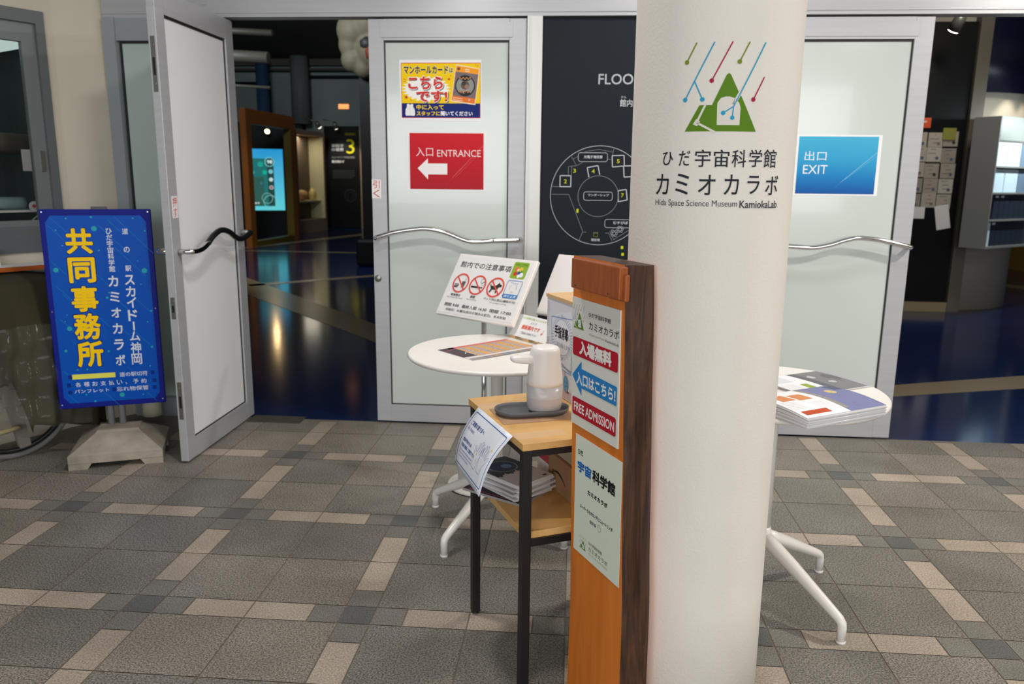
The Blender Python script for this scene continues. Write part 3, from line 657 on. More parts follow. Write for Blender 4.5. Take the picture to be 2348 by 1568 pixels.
def cloth(uu, vv):
    X = -0.55+uu*1.02                     # along the wall, towards the facade
    hem = 0.40 if uu < 0.5 else 0.40-0.27*min(1,(uu-0.5)/0.06)+0.02*math.sin(uu*40)
    if uu > 0.56: hem = 0.19-0.12*(uu-0.56)/0.44
    fold = 0.020*math.sin(uu*31+1.2*vv)+0.012*math.sin(uu*57+2)+0.02*math.sin(uu*9+vv*3)
    end = max(0, (uu-0.86)/0.14)
    if vv < 0.25:                          # top
        t = vv/0.25; return WHM @ Vector((X-0.02*end, 0.20-0.28*t, 0.565+0.012*math.sin(uu*12)-0.03*t*t))
    t = (vv-0.25)/0.75
    return WHM @ Vector((X-0.02*end, -0.08-0.05*t-fold*t-0.03*math.sin(PI*t)+end*end*0.16, 0.535*(1-t)+(hem-0.302)*t))
m = MB(); m.grid(cloth, 110, 40); cl = m.build('cloth_cover', OLIVE, cart, fixnorm=False)
s_ = cl.modifiers.new('s','SOLIDIFY'); s_.thickness = 0.004; s_.offset = 1
PLAST = mat('clear_plastic', (150,150,140), 0.1, alpha=0.09, spec=0.8)
def plas(uu, vv):
    X = -0.60+uu*0.86; t = vv
    w = 0.016*math.sin(uu*23+3*vv)+0.010*math.sin(uu*61+5*vv)+0.012*math.sin(vv*17+uu*7)
    z = 0.36-t*(0.43-0.07*math.sin(uu*5))
    return WHM @ Vector((X, -0.175-0.05*t-w, z))
m = MB(); m.grid(plas, 80, 40); o = m.build('plastic_sheet', PLAST, None, fixnorm=False); tag(o, 'crumpled clear plastic sheet hanging over the olive cloth', 'plastic sheet')

# things seen through the office window
m = MB(WM); m.box(-0.12,1.2,0.35,0.9,2.03,2.07); o = m.build('ceiling_light_panel', mat('panel_glow',(205,226,220),0.5,emit=0.9)); tag(o, 'bright white ceiling panel seen through the office window', 'light panel')
m = MB(WM); m.tube([(-0.05,0.42,1.50),(1.0,0.42,1.53)],0.055,16); tag(m.build('paper_roll', mat('roll_brown',(122,108,92),0.8)), 'brown rolled bundle lying across the dark office behind the window', 'roll')
m = MB(WM); m.box(0.06,0.12,0.20,0.21,1.36,1.47); tag(m.build('note', WPLAS), 'small white note behind the office window edge', 'note')
rk = thing('office_rack', 'white wire rack with a device behind the office window', 'rack', WM @ Vector((0.3,0.25,1.0)))
m = MB(WM); m.box(0.06,0.9,0.16,0.34,1.150,1.160); m.box(0.06,0.075,0.16,0.175,1.02,1.15); m.box(0.5,0.515,0.16,0.175,1.02,1.15); m.box(0.06,0.9,0.16,0.34,1.015,1.022); m.tube([(0.08,0.165,1.14),(0.22,0.165,1.03)],0.004,8); m.build('frame', WPLAS, rk)
m = MB(WM); m.box(0.10,0.7,0.20,0.34,1.022,1.10,b=0.01); m.build('grey_tray', mat('device_grey',(170,180,180),0.5), rk)
m = MB(WM); m.tube([(0.12,0.24,1.195),(0.6,0.24,1.20)],0.032,16); o = m.build('plastic_bottle', mat('bottle_pale',(170,205,205),0.2,spec=0.6)); tag(o, 'pale plastic bottle lying on the white rack behind the window', 'bottle')
m = MB(WM); m.tube([(0.115,0.135,1.18),(0.115,0.145,1.18)],0.026,28); ar = m.build('round_marker', WPLAS); tag(ar, 'round white marker with a red arrow behind the office window', 'marker')
a = Art(WM @ Vector((0.143,0.135,1.209)), Vector((0.508,0.861,0)), up); a.poly([(12,28),(28,14),(28,23),(46,23),(46,33),(28,33),(28,42)],(214,50,60)); a.build('arrow', ar)

# ------------------------------------------------------------------ round bistro tables
def round_table(label, cx, cy, ang):
    t = thing('round_table', label, 'table', (cx,cy,0), None)
    m = MB(); R0 = 0.337; m.lathe([(R0-0.03,0.692),(R0-0.006,0.694),(R0,0.701),(R0-0.001,0.707),(R0-0.005,0.710)], cx, cy, 96); m.build('tabletop', WHITEM, t)
    m = MB(); m.lathe([(0.10,0.682),(0.10,0.692)], cx, cy, 32); m.lathe([(0.0235,0.25),(0.0235,0.682)], cx, cy, 24); m.build('pole', WHITEM, t)
    m = MB(); m.lathe([(0.018,0.165),(0.028,0.18),(0.0275,0.235),(0.0245,0.25)], cx, cy, 24); m.build('hub', WHITEM, t)
    for k in range(4):
        an = math.radians(ang+90*k); dx, dy = math.cos(an), math.sin(an)
        path = [(cx+dx*r, cy+dy*r, z) for r, z in ((0.012,0.213),(0.06,0.192),(0.12,0.164),(0.2,0.125),(0.28,0.085),(0.305,0.072),(0.314,0.062),(0.316,0.05),(0.316,0.008))]
        m = MB(); m.tube(path, [0.024,0.0235,0.022,0.0185,0.0155,0.0145,0.014,0.0135,0.0135], 14); lg = m.build('leg', WHITEM, t)
        m = MB(); m.lathe([(0.0135,0),(0.0145,0.003),(0.0145,0.008)], cx+dx*0.316, cy+dy*0.316, 16); m.build('glide', WPLAS, lg)
    return t
round_table('white round table in front of the entrance door', -0.280, 2.898, math.degrees(math.atan2(-0.280,-0.168)))
round_table('white round table right of the pillar, holding leaflet stacks', 0.637, 2.456, math.degrees(math.atan2(-0.258,0.191)))

# ------------------------------------------------------------------ sign stands with tilted panels
def sign_stand(label, cx, cy, printed):
    t = thing('sign_stand', label, 'sign stand', (cx,cy,0))
    m = MB(); m.lathe([(0.158,0.003),(0.161,0.006),(0.158,0.011),(0.03,0.014)], cx, cy, 64); m.build('base_plate', WHITEM, t)
    m = MB(); m.lathe([(0.159,0),(0.159,0.003)], cx, cy, 48); m.build('base_pad', RUBBER, t)
    m = MB(); m.lathe([(0.0115,0.013),(0.0115,0.80)], cx, cy, 20); m.build('pole', CHROME, t)
    ya, ti = -0.644, 0.559; uu = Vector((math.cos(ya),math.sin(ya),0)); nb = Vector((-math.sin(ya),math.cos(ya),0)); vv = up*math.cos(ti)+nb*math.sin(ti); nn = uu.cross(vv)
    c0 = Vector((cx+0.003,cy,0.89)); w_, h_ = 0.455, 0.30; o0 = c0-uu*w_/2-vv*h_/2
    PM = Matrix(((uu.x,vv.x,nn.x,o0.x),(uu.y,vv.y,nn.y,o0.y),(uu.z,vv.z,nn.z,o0.z),(0,0,0,1)))
    m = MB(PM); m.box(0,w_,0,h_,-0.018,0,b=0.004); pn = m.build('panel', WPLAS, t)
    m = MB(PM); m.box(w_/2-0.03,w_/2+0.03,0.06,0.12,-0.035,-0.018); m.build('bracket', ALUD, t)
    if printed:
        m = MB(PM); m.box(0.012,w_-0.012,0.012,h_-0.012,0,0.0012); sh = m.build('printed_sheet', mat('gloss_sheet',(236,234,232),0.22,coat=0.3), pn)
        a = Art(PM @ Vector((0,h_,0.0012)), uu, vv, rough=0.35); K2=(58,56,54); RD=(222,84,72)
        a.text('館内での注意事項',34,37,333,67,K2,0.016)
        a.rrect(338,15,420,92,9,(140,176,60)); a.layer(); a.text('WELCOME',346,22,412,33,(74,110,50),0.015)
        for x, y, r_, c_ in ((362,48,11,(222,120,70)),(386,48,10,(232,190,70)),(362,70,10,(208,64,50)),(381,68,9,(60,76,140)),(397,74,11,(226,228,240)),(384,80,8,(240,240,240)),(372,52,6,(250,220,190)),(392,58,5,(90,150,90))): a.disc(x,y,r_,c_,n=20); a.layer()
        for cx2, x in (('food',80),('smoke',182),('dog',286)):
            if cx2 == 'food':
                for yy, w2 in ((150,26),(157,28),(163,24)): a.rrect(x-34,yy-2.4,x-34+w2,yy+2.4,2,(90,90,88))
                a.poly([(x+6,134),(x+28,134),(x+24,164),(x+10,164)],(96,96,94)); a.line([(x+18,134),(x+24,118)],1.6,(96,96,94))
            if cx2 == 'smoke':
                a.rect(x-34,149,x+22,157,(50,50,48)); a.rect(x+24,149,x+32,157,(90,88,86)); a.ring(x+22,122,11,1.4,(90,90,90),n=24); a.ring(x+30,134,9,1.3,(90,90,90),n=24)
            if cx2 == 'dog':
                a.poly([(x-30,128),(x-26,136),(x-8,138),(x+6,130),(x+16,118),(x+20,126),(x+34,130),(x+30,138),(x+18,140),(x+14,150),(x+14,168),(x+8,168),(x+6,154),(x-14,154),(x-20,168),(x-27,168),(x-22,150),(x-32,136)],(60,60,60))
            a.layer(); a.ring(x,143,47,7.5,RD); a.line([(x-32,112),(x+32,174)],7,RD); a.layer()
        a.frame(341,101,423,184,2.4,(84,140,196),r=8); a.rrect(342,165,422,183,6,(70,132,194)); a.layer()
        a.text('ほじょ犬',350,168,416,180,(240,244,248),0.02); a.text('Welcome!',362,110,402,116,(120,160,205))
        for pts in ([(362,142),(366,130),(370,122)],[(402,142),(399,130),(394,122)],[(374,154),(381,156),(383,150),(386,156),(393,154)],[(374,120),(378,119)],[(386,119),(390,120)]): a.line(pts,1.3,(120,160,205))
        a.text('飲食禁止',50,195,108,207,K2,0.02); a.text('禁煙',168,194,197,206,K2,0.02); a.text('ペット持込禁止(補助犬可)',245,193,424,206,K2,0.012)
        for tx, x0, x1, y0 in (('No drink, No food',34,126,211),('No smoking',153,210,210),('No uncaged animals',288,382,210)): a.text(tx,x0,y0,x1,y0+7,(110,108,106))
        a.text('開館 9:00',37,241,125,257,K2,0.012); a.text('最終入館 16:30',143,241,288,257,K2,0.012); a.text('閉館 17:00',307,241,426,257,K2,0.012)
        a.text('休館日：水曜日(祝日の場合は翌日)、年末年始',55,266,408,280,K2,0.01)
        a.build('printed_lettering', sh)
    return t
sign_stand('stand with a tilted notice panel of prohibition signs', -0.379, 3.329, True)
sign_stand('stand with a plain white tilted panel, mostly hidden by the wooden post', 0.062, 3.385, False)

# small pale bin behind the hanging notice
b_ = thing('waste_bin', 'small pale grey bin on the round stand base behind the hanging notice', 'bin', (-0.453,3.33,0.014))
m = MB(); m.box(-0.492,-0.415,3.30,3.36,0.0140,0.100,b=0.010)
m.build('body', mat('bin_grey',(176,176,172),0.45), b_)
m = MB(); m.box(-0.494,-0.413,3.298,3.362,0.1002,0.108,b=0.003); m.build('lid', mat('bin_lid',(214,212,208),0.4), b_)

# leaflet and card rest on the left table
def leaflet_mat(): return mat('glossy_leaflet', (226,222,218), 0.3)
P4 = [Vector((-0.505,2.883,0.7115)),Vector((-0.349,2.726,0.7115)),Vector((-0.138,2.965,0.7115)),Vector((-0.267,3.123,0.7115))]
m = MB(); m.quadbox([P4[1],P4[2],P4[3],P4[0]],(0,0,1),0.0012); lf = m.build('leaflet', leaflet_mat()); tag(lf, 'colourful open leaflet lying flat on the left round table', 'leaflet')
a = Art(P4[0], (P4[3]-P4[0]), (P4[0]-P4[1])); WL = (P4[3]-P4[0]).length*1000; HL = (P4[1]-P4[0]).length*1000
a.rect(0,0,WL*0.2,HL*0.75,(74,66,70)); a.rect(WL*0.2,HL*0.08,WL,HL*0.78,(206,160,108)); a.rect(WL*0.12,0,WL,HL*0.09,(214,110,116)); a.rect(0,HL*0.86,WL,HL,(150,146,144)); a.layer()
for k in range(5): a.rect(WL*(0.25+0.155*k),HL*0.1,WL*(0.275+0.155*k),HL*0.78,(130,168,210))
r3 = random.Random(9)
for k in range(260):
    x = WL*(0.29+0.7*r3.random()); y = HL*(0.11+0.64*r3.random()); a.rect(x,y,x+r3.uniform(2,6),y+r3.uniform(1.2,2.4),r3.choice(((150,90,60),(232,200,150),(180,110,70),(110,80,70),(240,226,200))))
a.line([(WL*0.02,HL*0.2),(WL*0.2,HL*0.1)],2.5,(220,90,140)); a.line([(WL*0.12,HL*0.55),(WL*0.19,HL*0.42),(WL*0.19,HL*0.7)],3,(230,226,222))
for k in range(22): a.rect(WL*(0.2+0.036*k),HL*0.87,WL*(0.2+0.036*k)+5,HL*0.97,r3.choice(((90,150,200),(210,160,90),(120,110,110),(190,120,100))))
a.build('printed_lettering', lf)
cdh = thing('card_rest', 'slanted wooden rest carrying a white card with red writing', 'card holder', (-0.18,3.08,0.71))
A_ = Vector((-0.254,3.169,0.722)); B_ = Vector((-0.106,3.000,0.722)); ud = (B_-A_).normalized(); bd = Vector((-ud.y,ud.x,0)); vd = (bd*0.58+up*0.81).normalized()
PW = wood('light_ply', (206,168,118), (224,190,142), (8,60,60), 0.5)
m = MB(); pts = [A_,B_]; 
def ply(sx, l0, l1): 
    o = A_+ud*l0; e = A_+ud*l1
    return [o-up*0.012, e-up*0.012, e-up*0.012+bd*0.075, o-up*0.012+bd*0.075]
for l0, l1 in ((0.0,0.035),(0.09,0.125),(0.18,0.222)):
    q4 = ply(0,l0,l1); m.add([tuple(p) for p in q4]+[tuple(A_+ud*l0),tuple(A_+ud*l1),tuple(A_+ud*l1+bd*0.06+up*0.08),tuple(A_+ud*l0+bd*0.06+up*0.08)],[(3,2,1,0),(0,1,5,4),(4,5,6,7),(1,2,6,5),(2,3,7,6),(3,0,4,7)])
m.build('wooden_rest', PW, cdh)
nv = ud.cross(vd)
m = MB(); m.quadbox([A_+nv*0.002-ud*0.004,B_+nv*0.002+ud*0.004,B_+nv*0.002+vd*0.098+ud*0.004,A_+nv*0.002+vd*0.098-ud*0.004],nv,0.0015); cp = m.build('card', PAPER, cdh)
a = Art(A_+nv*0.002+vd*0.098-ud*0.004, ud, vd)
a.text('ひだ宇宙科学館 カミオカラボへ',32,7,190,18,(160,190,80),0.01); a.text('ようこそ',95,25,132,35,(80,80,80),0.01); a.text('施設案内です',52,42,168,62,(226,90,66),0.03); a.text('ご自由にお持ち下さい',62,73,165,83,(70,70,70),0.015)
a.line([(192,48),(188,66)],2,(226,110,90)); a.poly([(180,62),(188,72),(194,61)],(226,110,90)); a.build('lettering', cp)

# ------------------------------------------------------------------ black framed side table with wooden shelves
N_ = Vector((-0.115,1.872,0)); e2 = Vector((0.904,0.428,0)).normalized(); e1 = Vector((-0.428,0.904,0)).normalized()
TM = Matrix(((e2.x,e1.x,0,N_.x),(e2.y,e1.y,0,N_.y),(0,0,1,0),(0,0,0,1)))
L_, D_ = 0.40, 0.446
tb = thing('side_table', 'black steel side table with two light wooden shelves', 'table', TM @ Vector((L_/2,D_/2,0)))
BEECH = wood('beech_laminate', (208,160,92), (226,182,116), (10,3,3), 0.35, 1.2)
m = MB(TM); m.box(0,L_,0,D_,0.681,0.700,b=0.0012); m.build('tabletop', BEECH, tb)
m = MB(TM); m.box(0.012,L_-0.012,0.014,D_-0.012,0.436,0.455,b=0.0012); m.build('lower_shelf', BEECH, tb)
for x in (0.004,L_-0.029):
    for y in (0.006,D_-0.031):
        m = MB(TM); m.box(x,x+0.025,y,y+0.025,0.006,0.681,b=0.001); lg = m.build('leg', BLACKM, tb)
        m = MB(TM); m.lathe([(0.010,0),(0.0125,0.002),(0.0125,0.006)],x+0.0125,y+0.0125,16); m.build('glide', RUBBER, lg)
for x0,x1,y0,y1,z0,z1 in ((0.029,L_-0.029,0.008,0.028,0.661,0.681),(0.029,L_-0.029,D_-0.028,D_-0.008,0.661,0.681),(0.006,0.026,0.031,D_-0.031,0.661,0.681),(L_-0.026,L_-0.006,0.031,D_-0.031,0.661,0.681),(0.029,L_-0.029,0.008,0.028,0.416,0.436),(0.029,L_-0.029,D_-0.028,D_-0.008,0.416,0.436)):
    m = MB(TM); m.box(x0,x1,y0,y1,z0,z1); m.build('rail', BLACKM, tb)
# tape, mat, tray, dispenser
TAPE = mat('clear_tape', (240,236,226), 0.1, alpha=0.1, spec=0.8)
for x0,x1,y0,y1,lb in ((0.0,0.14,0.035,0.085,'strip of clear tape on the tabletop corner near the post'),(0.0,0.07,0.30,0.375,'strip of clear tape on the tabletop beyond the tray')):
    m = MB(TM); m.box(x0,x1,y0,y1,0.7004,0.7008); tag(m.build('tape_strip', TAPE), lb, 'tape')
m = MB(TM @ Matrix.Translation((0.12,0.232,0)) @ Matrix.Rotation(math.radians(-4),4,'Z')); m.box(-0.105,0.105,-0.075,0.075,0.7003,0.7018); tag(m.build('paper_mat', mat('brown_kraft',(176,140,108),0.8,noise=(20.0,0.1))), 'brown paper mat under the grey tray', 'mat')
TRM = TM @ Matrix.Translation((0.122,0.240,0.7018)) @ Matrix.Rotation(math.radians(-9),4,'Z')
def stadium(hl, r, n=14): return [(hl-r+r*math.cos(-PI/2+PI*k/n), r*math.sin(-PI/2+PI*k/n)) for k in range(n+1)]+[(-(hl-r)+r*math.cos(PI/2+PI*k/n), r*math.sin(PI/2+PI*k/n)) for k in range(n+1)]
m = MB(TRM); rg = [(0.088,0.042,0.0),(0.100,0.050,0.003),(0.106,0.055,0.010),(0.107,0.056,0.017),(0.104,0.053,0.0175),(0.100,0.050,0.010),(0.094,0.045,0.005)]
vs = []; fs = []; n_ = 30
for k, (hl, r, z) in enumerate(rg):
    vs += [(x,y,z) for x,y in stadium(hl,r)]
    if k: fs += [((k-1)*n_+i,(k-1)*n_+(i+1)%n_,k*n_+(i+1)%n_,k*n_+i) for i in range(n_)]
m.add(vs,fs,0,True); m.add(vs[:n_],[tuple(range(n_-1,-1,-1))]); m.add(vs[-n_:],[tuple(range(n_))])
tag(m.build('tray', mat('grey_tray',(92,94,98),0.5)), 'oval dark grey tray under the soap dispenser', 'tray')
dl = TM @ Vector((0.158,0.236,0.7068)); dsp = thing('hand_sanitizer_dispenser', 'white automatic hand sanitizer dispenser standing on the grey tray', 'dispenser', dl)
DM = Matrix.Translation(dl)
m = MB(DM); m.lathe([(0.036,0.0),(0.043,0.003),(0.048,0.012),(0.0505,0.03),(0.0508,0.044),(0.0508,0.0443),(0.0512,0.077)],0,0,48,0); m.m[:48*4] = [1]*(48*4); rv = m.build('reservoir', [mat('frosted_reservoir',(200,198,200),0.3,spec=0.5),mat('frosted_filled',(192,186,186),0.3,spec=0.5)], dsp); rv['label'] = 'translucent frosted reservoir'
m = MB(DM); m.lathe([(0.0512,0.0765),(0.0505,0.09),(0.0475,0.12),(0.0435,0.15),(0.042,0.168),(0.0405,0.178),(0.035,0.185),(0.022,0.188),(0.001,0.1885)],0,0,48); m.build('body', WPLAS, dsp)
sd = Vector((-0.97,-0.24,0)); sn = Vector((0.24,-0.97,0))
def spr(uu, vv): return None
m = MB(DM); vs = []; fs = []
for k, (x, hw, z0, z1) in enumerate(((0.03,0.021,0.137,0.163),(0.05,0.0205,0.138,0.163),(0.075,0.019,0.140,0.162),(0.09,0.017,0.143,0.161),(0.097,0.012,0.147,0.159),(0.0985,0.006,0.150,0.156))):
    for t in range(16):
        an = 2*PI*t/16; cx2 = math.copysign(abs(math.cos(an))**0.6, math.cos(an)); sx = math.copysign(abs(math.sin(an))**0.6, math.sin(an))
        vs.append(sd*x+sn*hw*cx2+up*((z0+z1)/2+(z1-z0)/2*sx))
    if k: fs += [((k-1)*16+i,(k-1)*16+(i+1)%16,k*16+(i+1)%16,k*16+i) for i in range(16)]
fs += [tuple(range(15,-1,-1)), tuple(range(80,96))]; m.add(vs,fs,0,True); m.build('spout', WPLAS, dsp)
# hanging notice taped to the table edge
A3 = TM @ Vector((-0.0012,0.346,0.7006)); B3 = TM @ Vector((-0.0012,0.067,0.7006)); Cb = Vector((-0.228,1.902,0.543)); Cd = Vector((-0.331,2.156,0.538))
def hang(x, y, h):
    uu, t = x/297.0, y/200.0
    top = A3.lerp(B3,uu); bot = Cd.lerp(Cb,uu); p = top.lerp(bot,t); nrm = -e2*0.85+up*0.45
    return p+nrm.normalized()*(h+0.016*math.sin(PI*min(1,t*1.0)))
m = MB(); m.grid(lambda a_, b_2: hang(297*a_,200*b_2,0), 6, 14); nt_ = m.build('hanging_notice', mat('notice_paper',(228,232,240),0.5), None, fixnorm=False); tag(nt_, 'white notice with two outlined hands taped to the side table edge', 'notice')
sl = nt_.modifiers.new('s','SOLIDIFY'); sl.thickness = 0.0006; sl.offset = 0
a = Art((0,0,0),(1,0,0),(0,0,1)); a.fn = lambda x, y, h: hang(x,y,0.0009+(h-0.0004))
BB=(48,98,160); BT=(60,78,150)
corner = rr(12,14,282,184,7)
seg = []
for i in range(len(corner)):
    p0, p1_ = corner[i], corner[(i+1)%len(corner)]; n2 = max(1,int(math.hypot(p1_[0]-p0[0],p1_[1]-p0[1])/10))
    for k in range(n2): seg.append((p0[0]+(p1_[0]-p0[0])*k/n2, p0[1]+(p1_[1]-p0[1])*k/n2))
seg.append(seg[0]); a.line(seg,2.6,BB)
a.text('ご来館の皆さまへ',30,40,150,56,BT,0.02); a.text('For Visitors',28,62,88,74,(96,106,160))
a.text('感染予防のため',34,100,116,112,BT,0.02); a.text('手指の消毒にご使用下さい',32,118,166,130,BT,0.02)
for i, (tx, w2) in enumerate((('Please use this antiseptic solution',128),('for your hands and fingers in order',130),('to prevent infectious diseases.',108))): a.text(tx,30,136+10*i,30+w2,144+10*i,(100,110,165))
def hand(cx2, cy2, s2, mir, rot):
    pts = [(-16,46),(-20,20),(-34,2),(-40,-8),(-36,-14),(-28,-8),(-19,2),(-20,-26),(-17,-31),(-13,-26),(-10,-2),(-8,-36),(-4,-42),(0,-36),(1,-3),(4,-34),(8,-39),(12,-33),(11,-2),(16,-24),(20,-28),(23,-22),(20,6),(16,26),(14,46),(-16,46)]
    out = []
    for x, y in pts:
        x *= mir; X = x*math.cos(rot)-y*math.sin(rot); Y = x*math.sin(rot)+y*math.cos(rot); out.append((cx2+X*s2, cy2+Y*s2))
    a.line(out,1.0,(120,124,160))
hand(186,108,1.0,1,0.12); hand(228,106,1.0,-1,0.0)
for x, y in ((176,110),(186,128),(258,70)): a.poly([(x,y-6),(x-1.5,y-1.5),(x-6,y),(x-1.5,y+1.5),(x,y+6),(x+1.5,y+1.5),(x+6,y),(x+1.5,y-1.5)],(236,206,60))
a.build('printed_lettering', nt_)
# wooden box with the hand disinfection poster
bx = thing('poster_box', 'plywood box with a white hand disinfection poster on its side', 'box', TM @ Vector((0.31,0.36,0.70)))
m = MB(TM); m.box(0.268,0.385,0.262,0.478,0.7,0.994); m.build('body', PW, bx)
m = MB(TM); m.box(0.264,0.388,0.258,0.482,0.994,1.004); m.build('lid', PW, bx)
m = MB(TM); m.box(0.2665,0.268,0.264,0.477,0.703,0.996); ps = m.build('poster', mat('poster_white',(226,228,236),0.4), bx)
a = Art(TM @ Vector((0.2665,0.477,0.996)), -e1, up); BLN=(132,160,206); DKB=(84,90,120); PK=(190,140,180)
a.poly([(36,58),(38,165),(176,200),(186,56),(178,20)][::1],(232,236,246)); a.layer()
a.line([(36,58),(44,172),(182,206),(196,44),(36,58)],3,BLN); a.layer()
for k in range(44):
    t = 2*PI*k/44; r0 = 62; a.line([(116+r0*math.cos(t),110-r0*0.92*math.sin(t)),(116+(r0+12)*math.cos(t),110-(r0+12)*0.92*math.sin(t))],1.4,DKB)
a.disc(116,110,57,(238,240,248),ry=54); a.ring(116,110,58,1.6,BLN,ry=55); a.layer()
a.text('手指消毒',62,78,158,116,(36,36,40),0.04); a.text('に',160,92,174,110,(140,146,160)); a.text('ご協力お願いします!!',68,128,172,142,(120,124,136))
a.line([(110,166),(104,186),(124,170)],2,BLN); a.line([(112,196),(190,200)],2,BLN); a.line([(112,206),(190,210)],2,BLN)
for sx in (138,146): a.line([(sx,208),(sx,226)],1.4,DKB)
a.disc(150,245,18,(70,76,90),ry=25); a.layer(); a.disc(150,245,17,(112,168,210),ry=24); a.layer(); a.disc(144,238,1.6,(50,60,80)); a.disc(156,240,1.6,(50,60,80)); a.line([(144,250),(150,253),(156,250)],1.2,(50,60,80)); a.poly([(162,262),(176,268),(158,270)],(70,76,90))
for k in range(12): a.line([(4,14+7*k),(24-k,22+6*k)],1.1,PK)
for k in range(9): a.line([(2,130+6*k),(22,126+6*k)],1.2,PK)
for k in range(11): a.line([(120+8*k,290),(128+6*k,262)],1.6,(204,130,140))
a.build('printed_lettering', ps)
# lower shelf: magazines, cardboard box, red box, sheet
MGM = TM @ Matrix.Translation((0.086,0.305,0.455)); mgs = [(150,148,146),(206,204,202),(220,218,216),(200,198,198),(226,224,222),(190,188,190),(222,222,220),(214,212,210)]
for k in range(8):
    rot = 22+[12,-3,5,-4,6,-2,3,0][k]; hh = 0.0068
    mm = MGM @ Matrix.Translation(([-0.022,0,0.006,-0.004,0.005,-0.006,0.003,0][k],[-0.012,0.004,-0.005,0.006,-0.004,0.004,0,0][k],0.0002+k*(hh+0.0003))) @ Matrix.Rotation(math.radians(rot),4,'Z')
    m = MB(mm); m.box(-0.070,0.070,-0.104,0.104,0,hh); o = m.build('magazine', [mat('magazine_edge_%d' % k, mgs[k], 0.5)])
    lbl = 'magazine in the middle of the lower shelf stack' if 0 < k < 7 else ('dark covered magazine at the bottom of the lower shelf stack' if k == 0 else 'top magazine with a dark round picture on the lower shelf stack')
    tag(o, lbl, 'magazine', 'magazines stacked on the lower shelf')
    if k in (0, 7):
        a = Art(mm @ Vector((-0.070,0.104,hh)), mm.to_3x3() @ Vector((1,0,0)), mm.to_3x3() @ Vector((0,1,0)))
        if k == 0: a.rect(1,1,139,207,(38,30,36)); a.layer(); a.line([(6,20),(10,190)],4,(150,60,100)); a.rect(20,160,60,190,(150,150,160))
        else:
            a.poly([(2+136*t/20+0,(118 if t%2 else 126)+6*math.sin(t)) for t in range(21)]+[(138,2),(2,2)],(56,62,76)); a.layer(); a.disc(70,66,46,(150,166,150)); a.layer(); a.disc(70,66,42,(44,60,100)); a.layer(); a.disc(80,72,16,(120,140,190)); a.rect(112,190,126,198,(60,60,64))
            for q_ in range(14): a.line([(8+9.5*q_,112),(11+9.5*q_,100-8*math.sin(q_*2))],2.4,(46,56,66))
        a.build('cover_print', o)
KR = mat('cardboard', (170,132,92), 0.8, noise=(8.0,0.06))
cb = thing('cardboard_box', 'brown cardboard box with a black curved arrow on the lower shelf', 'box', TM @ Vector((0.29,0.17,0.455)))
m = MB(TM); m.box(0.203,0.37,0.045,0.300,0.4552,0.560,b=0.002); m.build('body', KR, cb)
a = Art(TM @ Vector((0.203,0.300,0.560)), -e1, up); arc = [(34+88*t/20, 74-30*math.sin(PI*(0.25+0.68*t/20))) for t in range(21)]
for i in range(20): a.line([arc[i],arc[i+1]],2.0+5*math.sin(PI*i/19),(32,28,26))
a.line([(40,44),(31,50),(34,64)],4,(32,28,26)); a.build('arrow_print', cb)
m = MB(TM); m.box(0.215,0.36,0.06,0.29,0.5605,0.5615); tag(m.build('green_sheet', PAPERG), 'pale green sheet lying on the cardboard box', 'paper')
rb = thing('red_white_box', 'red and white carton behind the cardboard box', 'carton', TM @ Vector((0.26,0.36,0.455)))
m = MB(TM); m.box(0.212,0.31,0.308,0.405,0.4552,0.508); m.build('white_part', PAPER, rb)
m = MB(TM); m.box(0.212,0.31,0.308,0.405,0.508,0.575); m.build('red_part', mat('carton_red',(196,40,56),0.45), rb)

# ------------------------------------------------------------------ wooden post with its signs
d = Vector((0.471,-0.882,0)); nf = Vector((-0.882,-0.471,0)); P0 = Vector((0.114,1.642,0))
OW = wood('orange_wood', (212,114,30), (230,132,46), (26,26,2.0), 0.36, 1.5); BARK = wood('bark_brown', (46,28,18), (92,58,36), (30,30,3.0), 0.6, 3.0)
TOPW = mat('post_top_dark', (74,52,40), 0.45)
def wob(z, a_, b_2, ph): return a_*math.sin(z*7+ph)+b_2*math.sin(z*19+ph*2)
m = MB(); NZ = 40; vs = []; ring = 8
for k in range(NZ+1):
    z = 1.175*k/NZ; sl_ = -0.243+(1.175-z)*0.034-(0.03*max(0,(0.35-z))**1.5*3); sr = -0.017+(1.175-z)*0.0596-(0.10*max(0,(0.45-z)) if z < 0.45 else 0)*0.4+wob(z,0.0015,0.001,0.3)
    w1 = wob(z,0.003,0.002,1.0); w2 = wob(z,0.003,0.002,2.2); w3 = wob(z,0.002,0.0015,3.1)
    for s0, t0 in ((sl_,0.0),(sr,0.0),(sr+0.007+w1*0.5,0.010),(sr+0.010+w1,0.024),(sr+0.021+w2,0.034),(sr+0.025+w3,0.049),(sr+0.018,0.060),(sl_+0.022,0.060)):
        p = P0+d*s0-nf*t0; vs.append((p.x,p.y,z))
fs = []; ms = []
for k in range(NZ):
    for i in range(ring):
        fs.append((k*ring+i,k*ring+(i+1)%ring,(k+1)*ring+(i+1)%ring,(k+1)*ring+i)); ms.append(0 if i in (0,6,7) else 1)
m.add(vs,fs,0); m.m = ms; m.f.append(list(range(ring-1,-1,-1))); m.m.append(1); m.sm.append(False); m.f.append([NZ*ring+i for i in range(ring)]); m.m.append(2); m.sm.append(False)
post = thing('wooden_post', 'tall orange-brown wooden slab with a dark bark edge before the pillar', 'post', (0.09,1.76,0))
m.build('slab', [OW,BARK,TOPW], post)
FM_ = Matrix(((d.x,-nf.x,0,P0.x),(d.y,-nf.y,0,P0.y),(0,0,1,0),(0,0,0,1)))   # x along the face, y into the wood
RW = wood('red_wood', (150,76,34), (170,94,46), (90,90,10), 0.4, 1.0)
